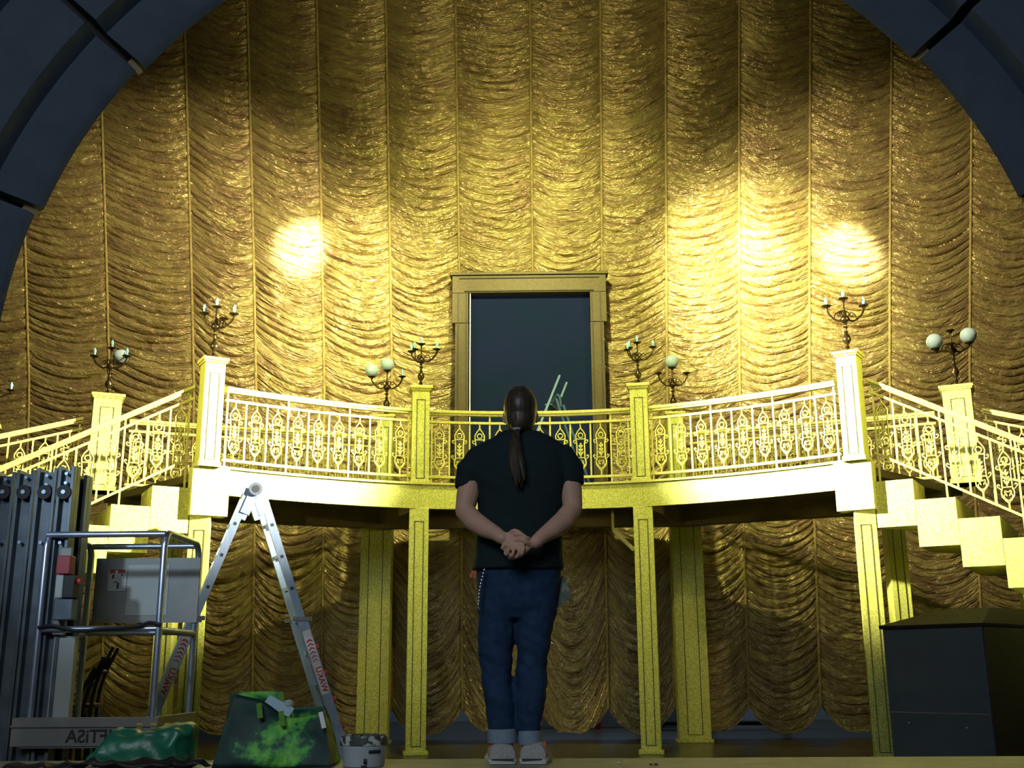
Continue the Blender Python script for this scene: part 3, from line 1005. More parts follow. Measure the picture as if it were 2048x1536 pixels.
# mast
zmt = at(60, 945, 7.0).z
for k, (px0, px1, Yk) in enumerate(((-90, -44, 7.05), (-42, -2, 7.0), (0, 40, 6.98), (42, 84, 6.95), (86, 120, 6.93), (124, 147, 7.1))):
    a, c = at(px0+18, 1250, Yk), at(px1+18, 1250, Yk)
    z1 = at(px0, 948-4*k if k < 5 else 950, Yk).z
    b = BM()
    w = c.x-a.x
    xm = (a.x+c.x)/2-.055
    for sgn in (-1, 1):
        box(b, (xm+sgn*(w/2-.012), Yk+.05, (z1+.12)/2), (.022, .10, z1-.12), bevel=.003)
    box(b, (xm, Yk+.075, (z1+.12)/2), (w, .05, z1-.16))
    ms = obj('mast_section', b, M['mast'], lift, smooth=False)
    if k < 5:
        b = BM()
        zr = at(px0, 985, Yk).z
        tube(b, [(xm, Yk-.015, zr), (xm, Yk+.05, zr)], .046, 18)
        obj('roller', b, M['black'], ms)
        b = BM()
        tube(b, [(xm, Yk-.024, zr), (xm, Yk-.01, zr)], .014, 10)
        for zb_ in (z1-.05, z1-.11, zr-.32):
            tube(b, [(xm, Yk-.0, zb_), (xm, Yk+.06, zb_)], .011, 8)
        obj('bolt', b, M['alu'], ms)
b = BM(); box(b, (at(40, 1300, 7.1).x-.1, 7.1, .11), (1.1, .9, .14), bevel=.01); box(b, ((bx0+bx1)/2, 7.25, .10), (.9, .16, .10))
for x in (-.5, .5):
    for y in (-.4, .4):
        tube(b, [(at(40, 1300, 7.1).x-.1+x, 7.1+y-.02, .06), (at(40, 1300, 7.1).x-.1+x, 7.1+y+.02, .06)], .06, 14)
obj('chassis', b, M['mast'], lift, smooth=False)
b = BM()
sp = spline([(bx0+.01, LF-.03, zm+.01), (bx0+.10, LF-.035, zm+.02), (bx0+.25, LF-.03, zm-.012), (bx0+.42, LF-.03, zm), (bx1-.13, LF-.035, zm+.012), (bx1-.05, LF-.03, zm+.035), (bx1+.02, LF-.035, zm+.02)], 5)
tube(b, sp, .012, 7); obj('cable', b, M['black'], lift)

# stacked chairs behind the lift
def chair(label, loc, rz):
    t = thing('stacking_chair', label, 'chair', loc, rz)
    b = BM(); box(b, (0, 0, .45), (.355, .42, .03), bevel=.012); obj('seat', b, M['chair'], t)
    for s in (-1, 1):
        b = BM(); tube(b, spline([(s*.20, .19, .02), (s*.20, .18, .45), (s*.20, .22, .68), (s*.19, .30, .88)], 5), .015, 8); obj('back_leg', b, M['chair'], t)
        b = BM(); tube(b, [(s*.20, -.19, .02), (s*.20, -.18, .45)], .015, 8); obj('front_leg', b, M['chair'], t)
    b = BM(); tube(b, spline([(-.20, .215, .70), (0, .24, .70), (.20, .215, .70)], 4), .013, 8); obj('back_rung', b, M['chair'], t)
    return t
q = atz(205, 1545, .0)
c0 = at(200, 1400, 8.6)
for k, lb in enumerate(('black stacking chair behind the lift, lowest and leftmost of the stack', 'black stacking chair behind the lift, second from the bottom', 'black stacking chair behind the lift, topmost of the stack')):
    chair(lb, (c0.x-.36+.058*k, 8.6+.0155*k, .0+.075*k), R_(-75))

# ------------------------------------------------------------------ dark cabinet on the right
q0, q1 = at(1786, 1500, 9.35), at(1990, 1500, 8.75)
v = (Vector((q1.x, q1.y, 0))-Vector((q0.x, q0.y, 0)))
Wc = v.length
ang = math.atan2(v.y, v.x)
zc = at(1985, 1252, 8.75).z
cab = thing('cabinet', 'large dark blue cabinet with a sloped brown lid on the right', 'cabinet', (q0.x, q0.y, 0), ang)
Dc = 1.5
b = BM(); box(b, (Wc/2, Dc/2, zc/2), (Wc, Dc, zc), bevel=.006); obj('body', b, M['case'], cab, smooth=False)
b = BM()
zl = .16
rings = [[Vector((-.02, -.02, zc)), Vector((Wc+.02, -.02, zc)), Vector((Wc+.02, Dc+.02, zc)), Vector((-.02, Dc+.02, zc))],
         [Vector((-.02, -.02, zc+.025)), Vector((Wc+.02, -.02, zc+.025)), Vector((Wc+.02, Dc+.02, zc+.025)), Vector((-.02, Dc+.02, zc+.025))],
         [Vector((.30, .45, zc+zl)), Vector((Wc-.12, .45, zc+zl)), Vector((Wc-.12, Dc-.3, zc+zl)), Vector((.30, Dc-.3, zc+zl))]]
skin_rings(b, rings)
obj('lid', b, M['lid'], cab, smooth=False)
b = BM(); box(b, (Wc/2, -.003, zc*.43), (Wc-.02, .004, .006)); box(b, (Wc+.003, Dc/2, zc*.60), (.004, Dc, .010)); obj('panel_seam', b, M['sheet'], cab, smooth=False)
b = BM()
for x, z in ((.16, .36), (Wc-.2, .34)): ball(b, (x, -.004, zc*z), .008, seg=8)
obj('screw', b, M['alu'], cab)
b = BM(); box(b, (Wc+.008, Dc/2, zc/2), (.012, Dc-.01, zc-.01)); sp_ = obj('shade_panel', b, M['black'], cab, smooth=False); sp_['label'] = 'black sheet standing in for shade on the cabinet side'  # black sheet added for the shade on the cabinet's right side

# ------------------------------------------------------------------ foreground bits on the forestage
def crumple(me, amp, sc, seed=0):
    for v in me.vertices:
        n = noise.noise_vector(v.co*sc+Vector((seed, 0, 0)))
        v.co += n*amp
# green plastic sheet
GY = 5.28
def heap(px_list, Y, dy, name, m_, label, cat):
    bm = BM()
    base = [at(px, py, Y) for px, py in px_list]
    rings = []
    cxm = sum(p.x for p in base)/len(base)
    for t, k in ((-1, .45), (-.8, .75), (-.45, .94), (0, 1), (.45, .94), (.8, .72), (1, .4)):
        rings.append([Vector((cxm+(p.x-cxm)*(.6+.4*k), Y+t*dy, PLZ+.004+(max(p.z, PLZ+.004)-PLZ-.004)*k)) for p in base])
    skin_rings(bm, rings)
    me = remeshed(bm, .012, 2, name)
    for v in me.vertices:
        n = noise.noise_vector(v.co*9)*.022+noise.noise_vector(v.co*22)*.010
        rdg = abs(noise.noise(v.co*7+Vector((4, 1, 2))))
        v.co += n
        v.co.z += .02-.05*rdg
        v.co.z = max(v.co.z, PLZ+.003)
    o = link(name, me, m_)
    tag(o, label, cat)
    return o
heap([(178, 1540), (186, 1512), (205, 1482), (235, 1466), (262, 1462), (290, 1464), (330, 1454), (378, 1446), (392, 1456), (390, 1490), (385, 1520), (372, 1535)], GY+.04, .14, 'plastic_sack', M['tarp'], 'crumpled green plastic sack lying in front of the lift', 'sack')
heap([(0, 1545), (12, 1532), (60, 1526), (120, 1530), (200, 1528), (300, 1524), (380, 1522), (425, 1534), (430, 1545)], 5.04, .05, 'dark_cloth', M['black'], 'dark cloth lying flat along the stage edge under the green sack', 'cloth')
# leaf print shopping bag
BY = 5.25
bag = thing('shopping_bag', 'dark green leaf print shopping bag full of tools', 'bag', (0, 0, 0))
fl0, fr0 = at(424, 1560, BY-.10), at(662, 1560, BY-.10)
tl, tr = at(470, 1388, BY-.02), at(648, 1424, BY-.02)
bl, br = at(460, 1385, BY+.20), at(650, 1418, BY+.20)
zb0 = PLZ+.003
nX, nZ = 22, 16
def bagwall(c00, c10, c01, c11, bulge, dip, nrm):
    bm = BM()
    g = []
    for j in range(nZ+1):
        row = []
        for i in range(nX+1):
            u, v = i/nX, j/nZ
            p = (c00*(1-u)+c10*u)*(1-v)+(c01*(1-u)+c11*u)*v
            p = p+nrm*(bulge*math.sin(PI*u)*math.sin(PI*(v*.9+.05)))
            p.z -= dip(u)*v**3
            n = noise.noise_vector(Vector((u*4, v*4, nrm.x*3+nrm.y*5)))
            p += Vector((n.x*.006, n.y*.016, n.z*.006))*math.sin(PI*min(max(u, .0), 1))
            row.append(bm.verts.new(p))
        g.append(row)
    for j in range(nZ):
        for i in range(nX):
            bm.faces.new((g[j][i], g[j][i+1], g[j+1][i+1], g[j+1][i]))
    return bm
F00, F10 = Vector((fl0.x, BY-.12, zb0)), Vector((fr0.x, BY-.12, zb0))
B00, B10 = Vector((fl0.x+.02, BY+.20, zb0)), Vector((fr0.x-.01, BY+.20, zb0))
dipf = lambda u: .055*math.exp(-((u-.62)/.22)**2)
dipb = lambda u: .085*max(0, min(1, (u-.52)/.12))-.02*u
bl_ = bl.copy(); br_ = Vector((br.x, br.y, bl.z-.0))
wb = BM()
def addwall(*a):
    t = bagwall(*a)
    me = bpy.data.meshes.new('temporary')
    t.to_mesh(me); t.free()
    wb.from_mesh(me)
    bpy.data.meshes.remove(me)
addwall(F00, F10, tl, tr, .03, dipf, Vector((0, -1, 0)))
addwall(B00, B10, bl_, br_, .02, dipb, Vector((0, 1, 0)))
addwall(F00, B00, tl, bl_, .015, lambda u: 0, Vector((-1, 0, 0)))
addwall(F10, B10, tr, Vector((br_.x, br_.y, br.z)), .015, lambda u: 0, Vector((1, 0, 0)))
bmesh.ops.remove_doubles(wb, verts=wb.verts, dist=.004)
o_ = obj('bag_body', wb, M['bag'], bag)
sm = o_.modifiers.new('thickness', 'SOLIDIFY'); sm.thickness = .005
b = BM(); prism(b, [(F00.x+.01, BY-.11), (F10.x-.01, BY-.11), (B10.x-.01, BY+.19), (B00.x+.01, BY+.19)], zb0, zb0+.01); obj('bag_base', b, M['bag'], bag, smooth=False)
zi = tl.z-.045
b = BM(); prism(b, [(tl.x+.02, BY-.0), (tr.x-.02, BY-.0), (br.x-.03, BY+.18), (bl.x+.02, BY+.18)], zi-.10, zi-.085); obj('lining', b, M['lining'], bag, smooth=False)
for (p_, q_) in (((519, 1409), (524, 1436)), ((563, 1425), (569, 1452))):
    a, c = at(*p_, BY-.045), at(*q_, BY-.075)
    b = BM(); bar(b, a+Vector((0, -.012, .005)), c+Vector((0, -.03, 0)), .024, .004, (1, 0, 0)); obj('handle', b, M['strap'], bag, smooth=False)
a, c = at(560, 1384, BY+.19), at(566, 1412, BY+.17)
b = BM(); bar(b, a, c, .026, .004, (1, 0, 0)); obj('handle', b, M['strap'], bag, smooth=False)
a, c = at(642, 1424, BY-.05), at(649, 1456, BY-.09)
b = BM(); bar(b, a+Vector((0, -.012, 0)), c+Vector((0, -.012, 0)), .020, .003, (1, 0, 0)); t_ = obj('tag', b, M['white'], bag, smooth=False); t_['label'] = 'white tag hanging at the right corner'
a, c = at(530, 1404, BY+.03), at(580, 1431, BY+.03)
b = BM(); bar(b, a, c, .075, .012, (0, .5, 1)); bx = obj('plastic_tray', b, M['blue'], None, smooth=False); tag(bx, 'pale blue plastic tray sticking out of the leaf print bag', 'tray')
a = at(577, 1409, BY+.06); c = at(581, 1460, BY+.08)
b = BM(); tube(b, [a, c], .011, 8); ball(b, a, .026, 1, 1, .9, 12); br2 = obj('roller_handle', b, M['lining']); tag(br2, 'short handle with a pale round knob poking out of the bag', 'tool')
# paint bucket
kx0, kx1 = at(683, 1500, 5.2), at(773, 1500, 5.2)
rk = (kx1.x-kx0.x)/2
ck = Vector(((kx0.x+kx1.x)/2, 5.2, PLZ))
zk = at(730, 1470, 5.2).z-PLZ
bk = thing('paint_bucket', 'grey white paint bucket with a paint crusted lid, right of the bag', 'bucket', ck)
b = BM()
lathe(b, [(0, .002), (rk*.90, .002), (rk*.92, .01), (rk*.985, zk-.06), (rk*1.0, zk-.055), (rk*1.02, zk-.05), (rk*1.02, zk-.042), (rk*1.0, zk-.04), (0, zk-.04)], n=40)
obj('tub', b, M['bucket'], bk)
b = BM()
lathe(b, [(rk*.6, zk-.041), (rk*1.06, zk-.041), (rk*1.07, zk-.012), (rk*1.03, zk), (rk*.96, zk-.002), (rk*.93, zk-.02), (0, zk-.022)], n=40)
for v in b.verts:
    if v.co.z > zk-.015: v.co.z += .008*noise.noise(v.co*25)
obj('lid', b, M['grime'], bk)
def on_bucket(px0, py0, px1, py1, m_, name):
    a, c = at(px0, py0, 5.2-rk), at(px1, py1, 5.2-rk)
    bm = BM()
    n = 8
    th = [math.asin(max(-1, min(1, (a.x+(c.x-a.x)*i/n-ck.x)/(rk*1.005)))) for i in range(n+1)]
    lo = [bm.verts.new((math.sin(t)*rk*1.004, -math.cos(t)*rk*1.004, c.z-PLZ)) for t in th]
    hi = [bm.verts.new((math.sin(t)*rk*1.004, -math.cos(t)*rk*1.004, a.z-PLZ)) for t in th]
    for i in range(n): bm.faces.new((lo[i], lo[i+1], hi[i+1], hi[i]))
    o = obj(name, bm, m_, bk)
    k = o.modifiers.new('thickness', 'SOLIDIFY'); k.thickness = .0012; k.offset = 1
on_bucket(737, 1501, 758, 1507, M['ink'], 'dark_label')
on_bucket(727, 1518, 733, 1528, M['ink'], 'printed_mark')
on_bucket(722, 1531, 733, 1537, M['ink'], 'printed_mark')
# small scraps on the boards
for k, (px, py) in enumerate(((1238, 1528), (1303, 1530), (1312, 1530))):
    p = atz(px, py, PLZ)
    b = BM(); ball(b, (p.x, p.y, PLZ+.004), .008, 1.3, 1, .5, 8)
    tag(obj('plaster_crumb', b, M['white'] if k == 0 else M['grime']), ['white plaster crumb on the stage edge right of the person', 'dark crumb on the stage edge, left one of a close pair', 'dark crumb on the stage edge, right one of a close pair'][k], 'debris', 'crumbs on the stage edge')

# ------------------------------------------------------------------ the person
YP = 5.28
def P(px, py, dy=0.0):
    return at(px, py, YP+dy)
EX, EY = Vector((1, 0, 0)), Vector((0, 1, 0))
def level_ring(py, xl, xr, ry, dy=0.0, n=28, p=2.4):
    a, c = P(xl, py, dy), P(xr, py, dy)
    m = (a+c)/2
    return ring_pts(m, EX*((c.x-a.x)/2), EY*ry, n, p)
fig = thing('person', 'person with a long ponytail standing with hands clasped behind the back', 'person', (0, 0, 0))
fig['label'] = 'person seen from behind, dark T-shirt, rolled blue jeans, hands clasped behind back'
# --- body (skin)
bm = BM()
hc = P(1041, 826, .03)
ball(bm, hc+Vector((0, .005, .012)), 1, .076, .096, .108, 24)                       # skull
ball(bm, hc+Vector((0, .045, -.055)), 1, .058, .066, .078, 20)                      # face and jaw
tube(bm, [hc+Vector((0, .125, .012)), hc+Vector((0, .136, -.018)), hc+Vector((0, .128, -.030))], [.007, .012, .011], 10, rounded=True)   # nose
for s in (-1, 1):
    ball(bm, hc+Vector((s*.078, .01, -.02)), 1, .012, .020, .032, 12)               # ears
    ball(bm, hc+Vector((s*.034, .088, .022)), 1, .026, .018, .010, 10)              # brow
ball(bm, hc+Vector((0, .106, -.066)), 1, .026, .014, .012, 12)                      # lips
ball(bm, hc+Vector((0, .098, -.104)), 1, .022, .020, .018, 12)                      # chin
nb, nt_ = P(1041, 905, .02), P(1041, 840, .04)
tube(bm, [nb, (nb+nt_)/2, nt_], [.080, .064, .062], 20)                             # neck
skin_rings(bm, [level_ring(885, 1000, 1082, .07, .02), level_ring(910, 962, 1120, .09, .02), level_ring(960, 955, 1130, .11, .02), level_ring(1040, 965, 1118, .11, .03), level_ring(1130, 962, 1112, .11, .03)])
def limb(pts, radii, n=16):
    tube(bm, pts, radii, n, rounded=True)
# arms, hands behind the back (towards the camera)
shL, elL, wrL = P(950, 920, .0), P(929, 1022, -.045), P(1004, 1076, -.215)
shR, elR, wrR = P(1132, 920, .0), P(1146, 1017, -.045), P(1072, 1084, -.225)
def arm(sh, el, wr, bow):
    up = el-sh
    fo = wr-el
    limb([sh+up*.12, sh+up*.35, sh+up*.7, el], [.050, .056, .055, .046])
    limb([el, el+fo*.10+bow*.2, el+fo*.30+bow, el+fo*.60+bow*.7, el+fo*.85, wr], [.044, .047, .050, .044, .034, .031])
arm(shL, elL, wrL, Vector((-.006, 0, -.012)))
arm(shR, elR, wrR, Vector((.006, 0, -.012)))
def chain(pts, r0, r1):
    pts = [Vector(q) for q in pts]
    sp = spline(pts, 3)
    n = len(sp)
    rr = [r0+(r1-r0)*k/(n-1) for k in range(n)]
    tube(bm, sp, rr, 10, rounded=True)
# left hand: palm lies across, fingers over the right hand
plL = P(1026, 1082, -.232)
skin_rings(bm, [ring_pts(q, a_, b_, 16, 2.6) for q, a_, b_ in (
    (wrL, Vector((.010, .0, .026)), Vector((0, .018, 0))),
    (wrL*.5+plL*.5, Vector((.012, 0, .036)), Vector((0, .018, 0))),
    (plL, Vector((.012, 0, .040)), Vector((0, .017, 0))),
    (P(1038, 1086, -.236), Vector((.010, 0, .034)), Vector((0, .014, 0))))])
yF = -.258
chain([P(1022, 1064, -.235), P(1030, 1061, -.245), P(1041, 1066, -.252), P(1050, 1074, -.250)], .0098, .0085)       # thumb over the right wrist
chain([P(1030, 1069, -.246), P(1043, 1069, yF), P(1053, 1075, yF), P(1058, 1076, yF+.01)], .0092, .0078)
chain([P(1034, 1080, -.250), P(1043, 1079, -.262), P(1052, 1084, -.262), P(1057, 1089, -.252)], .0094, .0078)
# fingers of the left hand curl downward over the right palm: four unequal bent fingers
fing = [((1034, 1088), (1047, 1094), (1044, 1107), (1039, 1111)), ((1029, 1090), (1038, 1100), (1035, 1112), (1031, 1115)),
        ((1023, 1091), (1027, 1103), (1023, 1113), (1021, 1108)), ((1017, 1090), (1017, 1100), (1013, 1109), (1011, 1110))]
for k, f in enumerate(fing):
    d = (-.244, -.266, -.262, -.252)
    chain([P(*f[i], d[i]) for i in range(4)], .0096-.0005*k, .0078-.0005*k)
# right hand: palm below, its fingertips showing left of the knuckles
plR = P(1050, 1096, -.232)
skin_rings(bm, [ring_pts(q, a_, b_, 16, 2.6) for q, a_, b_ in (
    (wrR, Vector((.016, .0, .025)), Vector((0, .019, 0))),
    (wrR*.5+plR*.5, Vector((.016, 0, .036)), Vector((0, .019, 0))),
    (plR, Vector((.016, 0, .042)), Vector((0, .018, 0))),
    (P(1036, 1102, -.226), Vector((.012, 0, .036)), Vector((0, .014, 0))))])
for f in (((1038, 1112), (1026, 1116), (1018, 1115)), ((1034, 1106), (1017, 1109), (1010, 1106)), ((1032, 1098), (1012, 1100), (1004, 1096)), ((1030, 1092), (1014, 1093), (1006, 1091))):
    chain([P(*f[0], -.222), P(*f[1], -.226), P(*f[2], -.240)], .0092, .0078)
chain([P(1058, 1085, -.246), P(1048, 1083, -.256), P(1040, 1088, -.254)], .0105, .009)
# legs and ankles inside the jeans
for xl, xk, xa in ((992, 994, 1006), (1072, 1064, 1060)):
    limb([P(xl, 1180, .02), P(xk, 1330, .02), P(xk+4, 1390, .0), P(xa, 1500, .02), P(xa, 1515, .02)], [.080, .055, .055, .038, .040])
body = remeshed(bm, .0042, 3, 'body')
o_ = link('body', body, M['skin'], fig)
for s in (-1, 1):
    b = BM(); ball(b, hc+Vector((s*.032, .098, .008)), .0125, seg=12); obj('eye', b, M['white'], fig)
# --- hair
bm = BM()
ball(bm, hc+Vector((0, -.012, .022)), 1, .0835, .104, .112, 24)
ball(bm, hc+Vector((0, -.045, -.035)), 1, .076, .066, .088, 20)
tie = P(1034, 858, -.085)
tube(bm, [hc+Vector((0, -.06, -.06)), tie+Vector((0, .02, .012)), tie], [.062, .032, .018], 14, rounded=True)
hm = remeshed(bm, .006, 3, 'hair')
for v in hm.vertices:
    d = v.co-hc
    v.co += d.normalized()*(.0030*noise.noise(Vector((math.atan2(d.x, -d.y)*9, d.z*5, 1)))+.0015*noise.noise(Vector((math.atan2(d.x, -d.y)*26, d.z*4, 5))))
link('hair', hm, M['hair'], fig)
bm = BM()
tail = [tie+Vector((0, 0, -.004)), P(1031, 880, -.135), P(1031, 905, -.155), P(1034, 930, -.170), P(1038, 955, -.176)]
for k in range(9):
    a = k*2.4
    j = Vector((math.cos(a), math.sin(a)*.6, 0))
    pts = [tail[0]+j*.006, tail[1]+j*.012, tail[2]+j*.021+Vector((0, 0, .01*math.sin(k))), tail[3]+j*.026, tail[4]+j*(.018+.006*(k % 3))+Vector((0, 0, -.014*(k % 4)))]
    tube(bm, spline(pts, 4), [.009+.004*math.sin(PI*min(q/16, 1)) for q in range(16)]+[.004], 8, rounded=True)
link('ponytail', finish(bm, 'ponytail'), M['hair'], fig)
bm = BM(); bmesh.ops.create_uvsphere(bm, u_segments=12, v_segments=8, radius=1, matrix=Matrix.Translation(tie) @ Matrix.Diagonal((.020, .018, .010, 1)))
o_ = obj('hair_tie', bm, M['lining'], fig); o_['label'] = 'pale hair tie'
# --- shirt
bm = BM()
rows = [(864, 1006, 1076, .068, .03), (873, 988, 1096, .080, .028), (884, 964, 1118, .098, .022), (900, 944, 1138, .116, .018), (930, 940, 1145, .134, .012), (965, 948, 1139, .144, .010),
        (1000, 954, 1130, .145, .014), (1040, 956, 1125, .143, .02), (1085, 953, 1125, .146, .028), (1120, 948, 1126, .150, .030), (1141, 945, 1127, .152, .030)]
skin_rings(bm, [level_ring(*r) for r in rows])
def sleeve(pts, radii):
    tube(bm, pts, radii, 20, flat=1.12)
sleeve([P(985, 918, .0), P(960, 926, .0), P(943, 946, -.01), P(937, 966, -.018), P(935, 979, -.022)], [.080, .078, .070, .061, .055])
sleeve([P(1098, 918, .0), P(1123, 924, .0), P(1137, 942, -.01), P(1142, 960, -.018), P(1143, 972, -.022)], [.080, .080, .072, .063, .058])
sm = remeshed(bm, .009, 4, 'shirt')
for v in sm.vertices:
    c = v.co
    w = noise.noise(Vector((c.x*5, c.y*3, c.z*16+c.x*9)))*.007+noise.noise(Vector((c.x*14, c.y*8, c.z*9)))*.004
    v.co += v.normal*w
link('shirt', sm, M['shirt'], fig)
# --- jeans
bm = BM()
skin_rings(bm, [level_ring(1122, 955, 1120, .125, .03), level_ring(1150, 953, 1122, .130, .03), level_ring(1185, 954, 1118, .128, .03), level_ring(1215, 955, 1115, .115, .03), level_ring(1238, 958, 1111, .09, .03)])
skin_rings(bm, [level_ring(py, a, c, ry, dy, 20, 2.2) for py, a, c, ry, dy in (
    (1180, 956, 1034, .105, .03), (1240, 955, 1031, .100, .03), (1285, 955.5, 1028, .092, .025), (1330, 960, 1023, .080, .02), (1365, 964, 1024, .074, .008), (1400, 968, 1028, .076, .0), (1435, 974, 1031, .070, .01), (1470, 977.5, 1034, .066, .02))])
skin_rings(bm, [level_ring(py, a, c, ry, dy, 20, 2.2) for py, a, c, ry, dy in (
    (1180, 1036, 1116, .105, .03), (1240, 1031, 1110, .100, .03), (1285, 1033, 1102, .092, .025), (1330, 1033.5, 1094, .080, .02), (1360, 1031.5, 1095, .075, .008), (1400, 1031, 1090, .076, .0), (1435, 1033, 1085, .070, .01), (1470, 1037, 1081, .066, .02))])
jm = remeshed(bm, .009, 3, 'jeans')
for v in jm.vertices:
    c = v.co
    k = math.exp(-((c.z-(PLZ+.45))/.16)**2)
    v.co += v.normal*(noise.noise(Vector((c.x*7, c.y*6, c.z*26+c.x*14)))*(.004+.008*k)+noise.noise(c*30)*.0025)
link('jeans', jm, M['jeans'], fig)
for a, c, y0, y1 in ((974.5, 1034.5, 1458, 1486), (1035.5, 1084, 1461, 1489)):
    b = BM()
    R1 = [level_ring(y0-1, a+3, c-2, .070, .02, 24, 2.2), level_ring(y0, a+.5, c-.5, .075, .02, 24, 2.2), level_ring((y0+y1)/2, a, c, .077, .02, 24, 2.2), level_ring(y1-1, a+1, c, .076, .02, 24, 2.2), level_ring(y1, a+4, c-3, .068, .02, 24, 2.2)]
    skin_rings(b, R1)
    o_ = obj('cuff', b, M['cuff'], fig); o_['label'] = 'pale turned-up jeans cuff'
# --- shoes
def shoe(xl, xr, toe):
    hl, hr = P(xl, 1520), P(xr, 1520)
    w = (hr.x-hl.x)/2
    cx_ = (hl.x+hr.x)/2
    y0 = YP-.055
    dirv = Vector((toe, 1, 0)).normalized()
    sdv = Vector((dirv.y, -dirv.x, 0))
    sole = []
    for f, k in ((0, .70), (.02, .92), (.08, 1.0), (.35, .90), (.62, 1.05), (.85, .86), (.97, .5), (1.0, .25)):
        c = Vector((cx_, y0, 0))+dirv*(f*.295)
        sole.append((c, w*k))
    z0 = PLZ+.002
    b = BM()
    def sl(zb, zt, g):
        L_ = [c-sdv*r*g for c, r in sole]+[c+sdv*r*g for c, r in reversed(sole)]
        lo = [b.verts.new((p.x, p.y, zb)) for p in L_]
        hi = [b.verts.new((p.x, p.y, zt)) for p in L_]
        n = len(L_)
        for i in range(n): b.faces.new((lo[i], lo[(i+1) % n], hi[(i+1) % n], hi[i]))
        b.faces.new(lo[::-1]); b.faces.new(hi)
    sl(z0, z0+.010, .97); sl(z0+.010, z0+.026, 1.02); sl(z0+.026, z0+.034, .95)
    bmesh.ops.bevel(b, geom=b.edges[:], offset=.002, segments=1, affect='EDGES')
    so = obj('sole', b, M['sole'], fig, smooth=False)
    b = BM()
    rings = []
    for f, hgt, k in ((-.008, .040, .74), (.0, .064, .88), (.05, .072, .96), (.22, .085, .86), (.36, .085, .84), (.55, .066, .92), (.78, .052, .84), (.93, .036, .55), (.985, .018, .25)):
        c = Vector((cx_, y0, z0+.024))+dirv*(f*.295)
        rr = []
        for i in range(16):
            t = PI*i/15
            rr.append(c+sdv*(math.cos(t)*w*k)+Vector((0, 0, (math.sin(t)**.7)*hgt)))
        rings.append(rr)
    skin_rings(b, rings)
    up = obj('shoe_upper', b, M['shoe'], fig)
    b = BM()
    for s in (-1, 1):
        for f0, f1, z_ in ((.05, .17, .045), (.16, .28, .05)):
            p0 = Vector((cx_, y0, z0+z_-.012))+dirv*(f0*.295)+sdv*s*w*.90
            p1 = Vector((cx_, y0, z0+z_+.040))+dirv*(f1*.295)+sdv*s*w*.70
            bar(b, p0, p1, .006, .020, tuple(sdv))
    st_ = obj('shoe_overlay', b, M['orange'], fig, smooth=False); st_['label'] = 'orange red side stripes of the shoe'
    b = BM(); box(b, (cx_, y0-.002, z0+.020), (w*1.5, .006, .006)); obj('sole_groove', b, M['ink'], fig, smooth=False)
shoe(977, 1035, -.10)
shoe(1037, 1095, .12)
# --- key chain, tags and cloth at the hips
b = BM()
ca, cb_ = P(969, 1142, -.10), P(957, 1214, -.10)
for k in range(22):
    f = k/21
    c = ca.lerp(cb_, f)+Vector((-.006*math.sin(PI*f), 0, 0))
    M_ = Matrix.Translation(c) @ Matrix.Rotation(PI/2*(k % 2), 4, 'Z') @ Matrix.Rotation(PI/2, 4, 'X')
    pts = [M_ @ Vector((.0045*math.cos(t), .0075*math.sin(t), 0)) for t in [2*PI*i/8 for i in range(9)]]
    tube(b, pts, .0016, 5)
bar(b, cb_+Vector((-.006, 0, .0)), cb_+Vector((.006, 0, -.008)), .012, .006)
o_ = obj('key_chain', b, M['chain'], fig); o_['label'] = 'silver chain hanging from the left hip'
b = BM()
for (p0, p1) in (((946, 1141), (941, 1155)), ((951, 1141), (948, 1156))):
    bar(b, P(*p0, -.02), P(*p1, -.02), .010, .004, (1, 0, 0))
obj('belt_tag', b, M['orange'], fig, smooth=False)
b = BM()
pl_ = [P(1124, 1152, .06), P(1130, 1156, .05), P(1144, 1194, .04), P(1128, 1206, .03), P(1113, 1217, .03), P(1112, 1190, .05)]
vs = [b.verts.new(p) for p in pl_]
cv = b.verts.new(P(1124, 1190, .02))
for i in range(len(vs)): b.faces.new((vs[i], vs[(i+1) % len(vs)], cv))
o_ = obj('pocket_cloth', b, M['cloth'], fig, smooth=False)
k = o_.modifiers.new('thickness', 'SOLIDIFY'); k.thickness = .006
o_['label'] = 'pale cloth hanging from the right pocket'

# ------------------------------------------------------------------ light
def spot(name, loc, target, energy, cone, color, blend=1.0, radius=.08):
    l = bpy.data.lights.new(name, 'SPOT')
    l.energy = energy
    l.spot_size = R_(cone)
    l.spot_blend = blend
    l.color = color
    l.shadow_soft_size = radius
    o = bpy.data.objects.new(name, l)
    COL.objects.link(o)
    o.location = loc
    o.rotation_euler = (Vector(target)-Vector(loc)).to_track_quat('-Z', 'Y').to_euler()
    return o
def area(name, loc, target, energy, sx, sy, color):
    l = bpy.data.lights.new(name, 'AREA')
    l.shape = 'RECTANGLE'
    l.size, l.size_y = sx, sy
    l.energy = energy
    l.color = color
    o = bpy.data.objects.new(name, l)
    COL.objects.link(o)
    o.location = loc
    o.rotation_euler = (Vector(target)-Vector(loc)).to_track_quat('-Z', 'Y').to_euler()
    return o
WARM = (1.0, .86, .50)
YEL = (1.0, .92, .45)
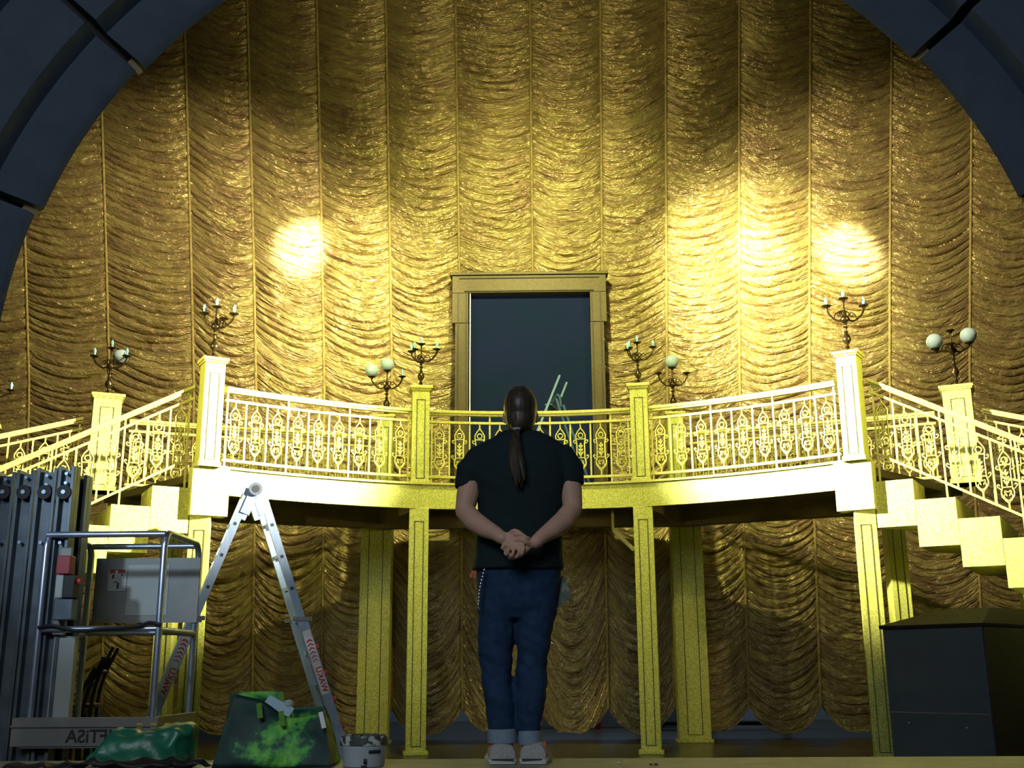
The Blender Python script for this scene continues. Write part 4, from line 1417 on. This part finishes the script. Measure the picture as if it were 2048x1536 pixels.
# cross-lit balcony corners, lamps on the back of the arch
W1 = (1, .95, .86)
for sg, nm in ((1, 'left'), (-1, 'right')):
    spot(nm+'_corner_spot', (sg*4.5, 8.8, 5.0), (-sg*3.55, 10.8, 2.85), 42000, 26, W1)
    spot(nm+'_wash', (sg*4.4, 8.75, 4.2), (-sg*1.0, 14, 4.4), 520, 85, (1, .92, .44))
    spot(nm+'_low_wash', (sg*4.5, 8.75, 2.3), (-sg*.5, 14, 1.9), 170, 75, (1, .86, .50))
    spot(nm+'_added_side_fill', (-sg*1.3, 8.9, 7.5), (-sg*5.0, 14, 5.4), 3400, 66, (1, .86, .60))  # added to brighten the outer parts of the curtain
# unseen overhead spots; curtain spots and pins are added to make hot patches
spot('top_wash', (0, 8.9, 7.5), (0, 14.2, 4.3), 2300, 95, (.95, .93, .42))
spot('added_upper_fill', (0, 8.9, 7.6), (0, 13.6, 8.6), 480, 110, (1, .90, .50))  # added to lift the dark top of the curtain
spot('curtain_spot_right', (.8, 8.9, 7.5), at(1530, 570, 14.1), 12000, 34, (1, .96, .55))
spot('curtain_spot_left', (-.8, 8.9, 7.5), at(690, 620, 14.1), 3800, 36, (1, .93, .50))
spot('added_pin_left', (-1.2, 8.9, 7.5), at(600, 505, 14.1), 26000, 9, (1, .97, .9))  # tight beams added to burn white highlights into the cloth
spot('added_pin_right', (2.0, 8.9, 7.5), at(1702, 515, 14.1), 32000, 9, (1, .97, .9))
spot('added_pin_centre', (1.4, 8.9, 7.5), at(1515, 510, 14.1), 13000, 10, (1, .97, .86))
# dim house light from the auditorium, and an added cool spot to brighten the lift and ladder
area('house_light', (-2.5, -4, 6), (0, 7, 1.5), 290, 5, 3, (.78, .88, 1.0))
spot('added_ladder_fill', (-3.6, 3.6, 2.6), (-2.0, 9.0, 1.3), 200, 32, (.62, .80, 1.0))
area('backstage_light', (1.5, 17, 6), (1.5, 16.8, 0), 160, 3, 2, (.62, .80, 1.0))
w = bpy.data.worlds.new('World')
S.world = w
w.use_nodes = True
w.node_tree.nodes['Background'].inputs[0].default_value = (.25, .33, .45, 1)
w.node_tree.nodes['Background'].inputs[1].default_value = .05
vs_ = S.view_settings
vs_.view_transform = 'Standard'
vs_.look = 'None'
vs_.gamma = 1
vs_.use_curve_mapping = False
vs_.exposure = 0
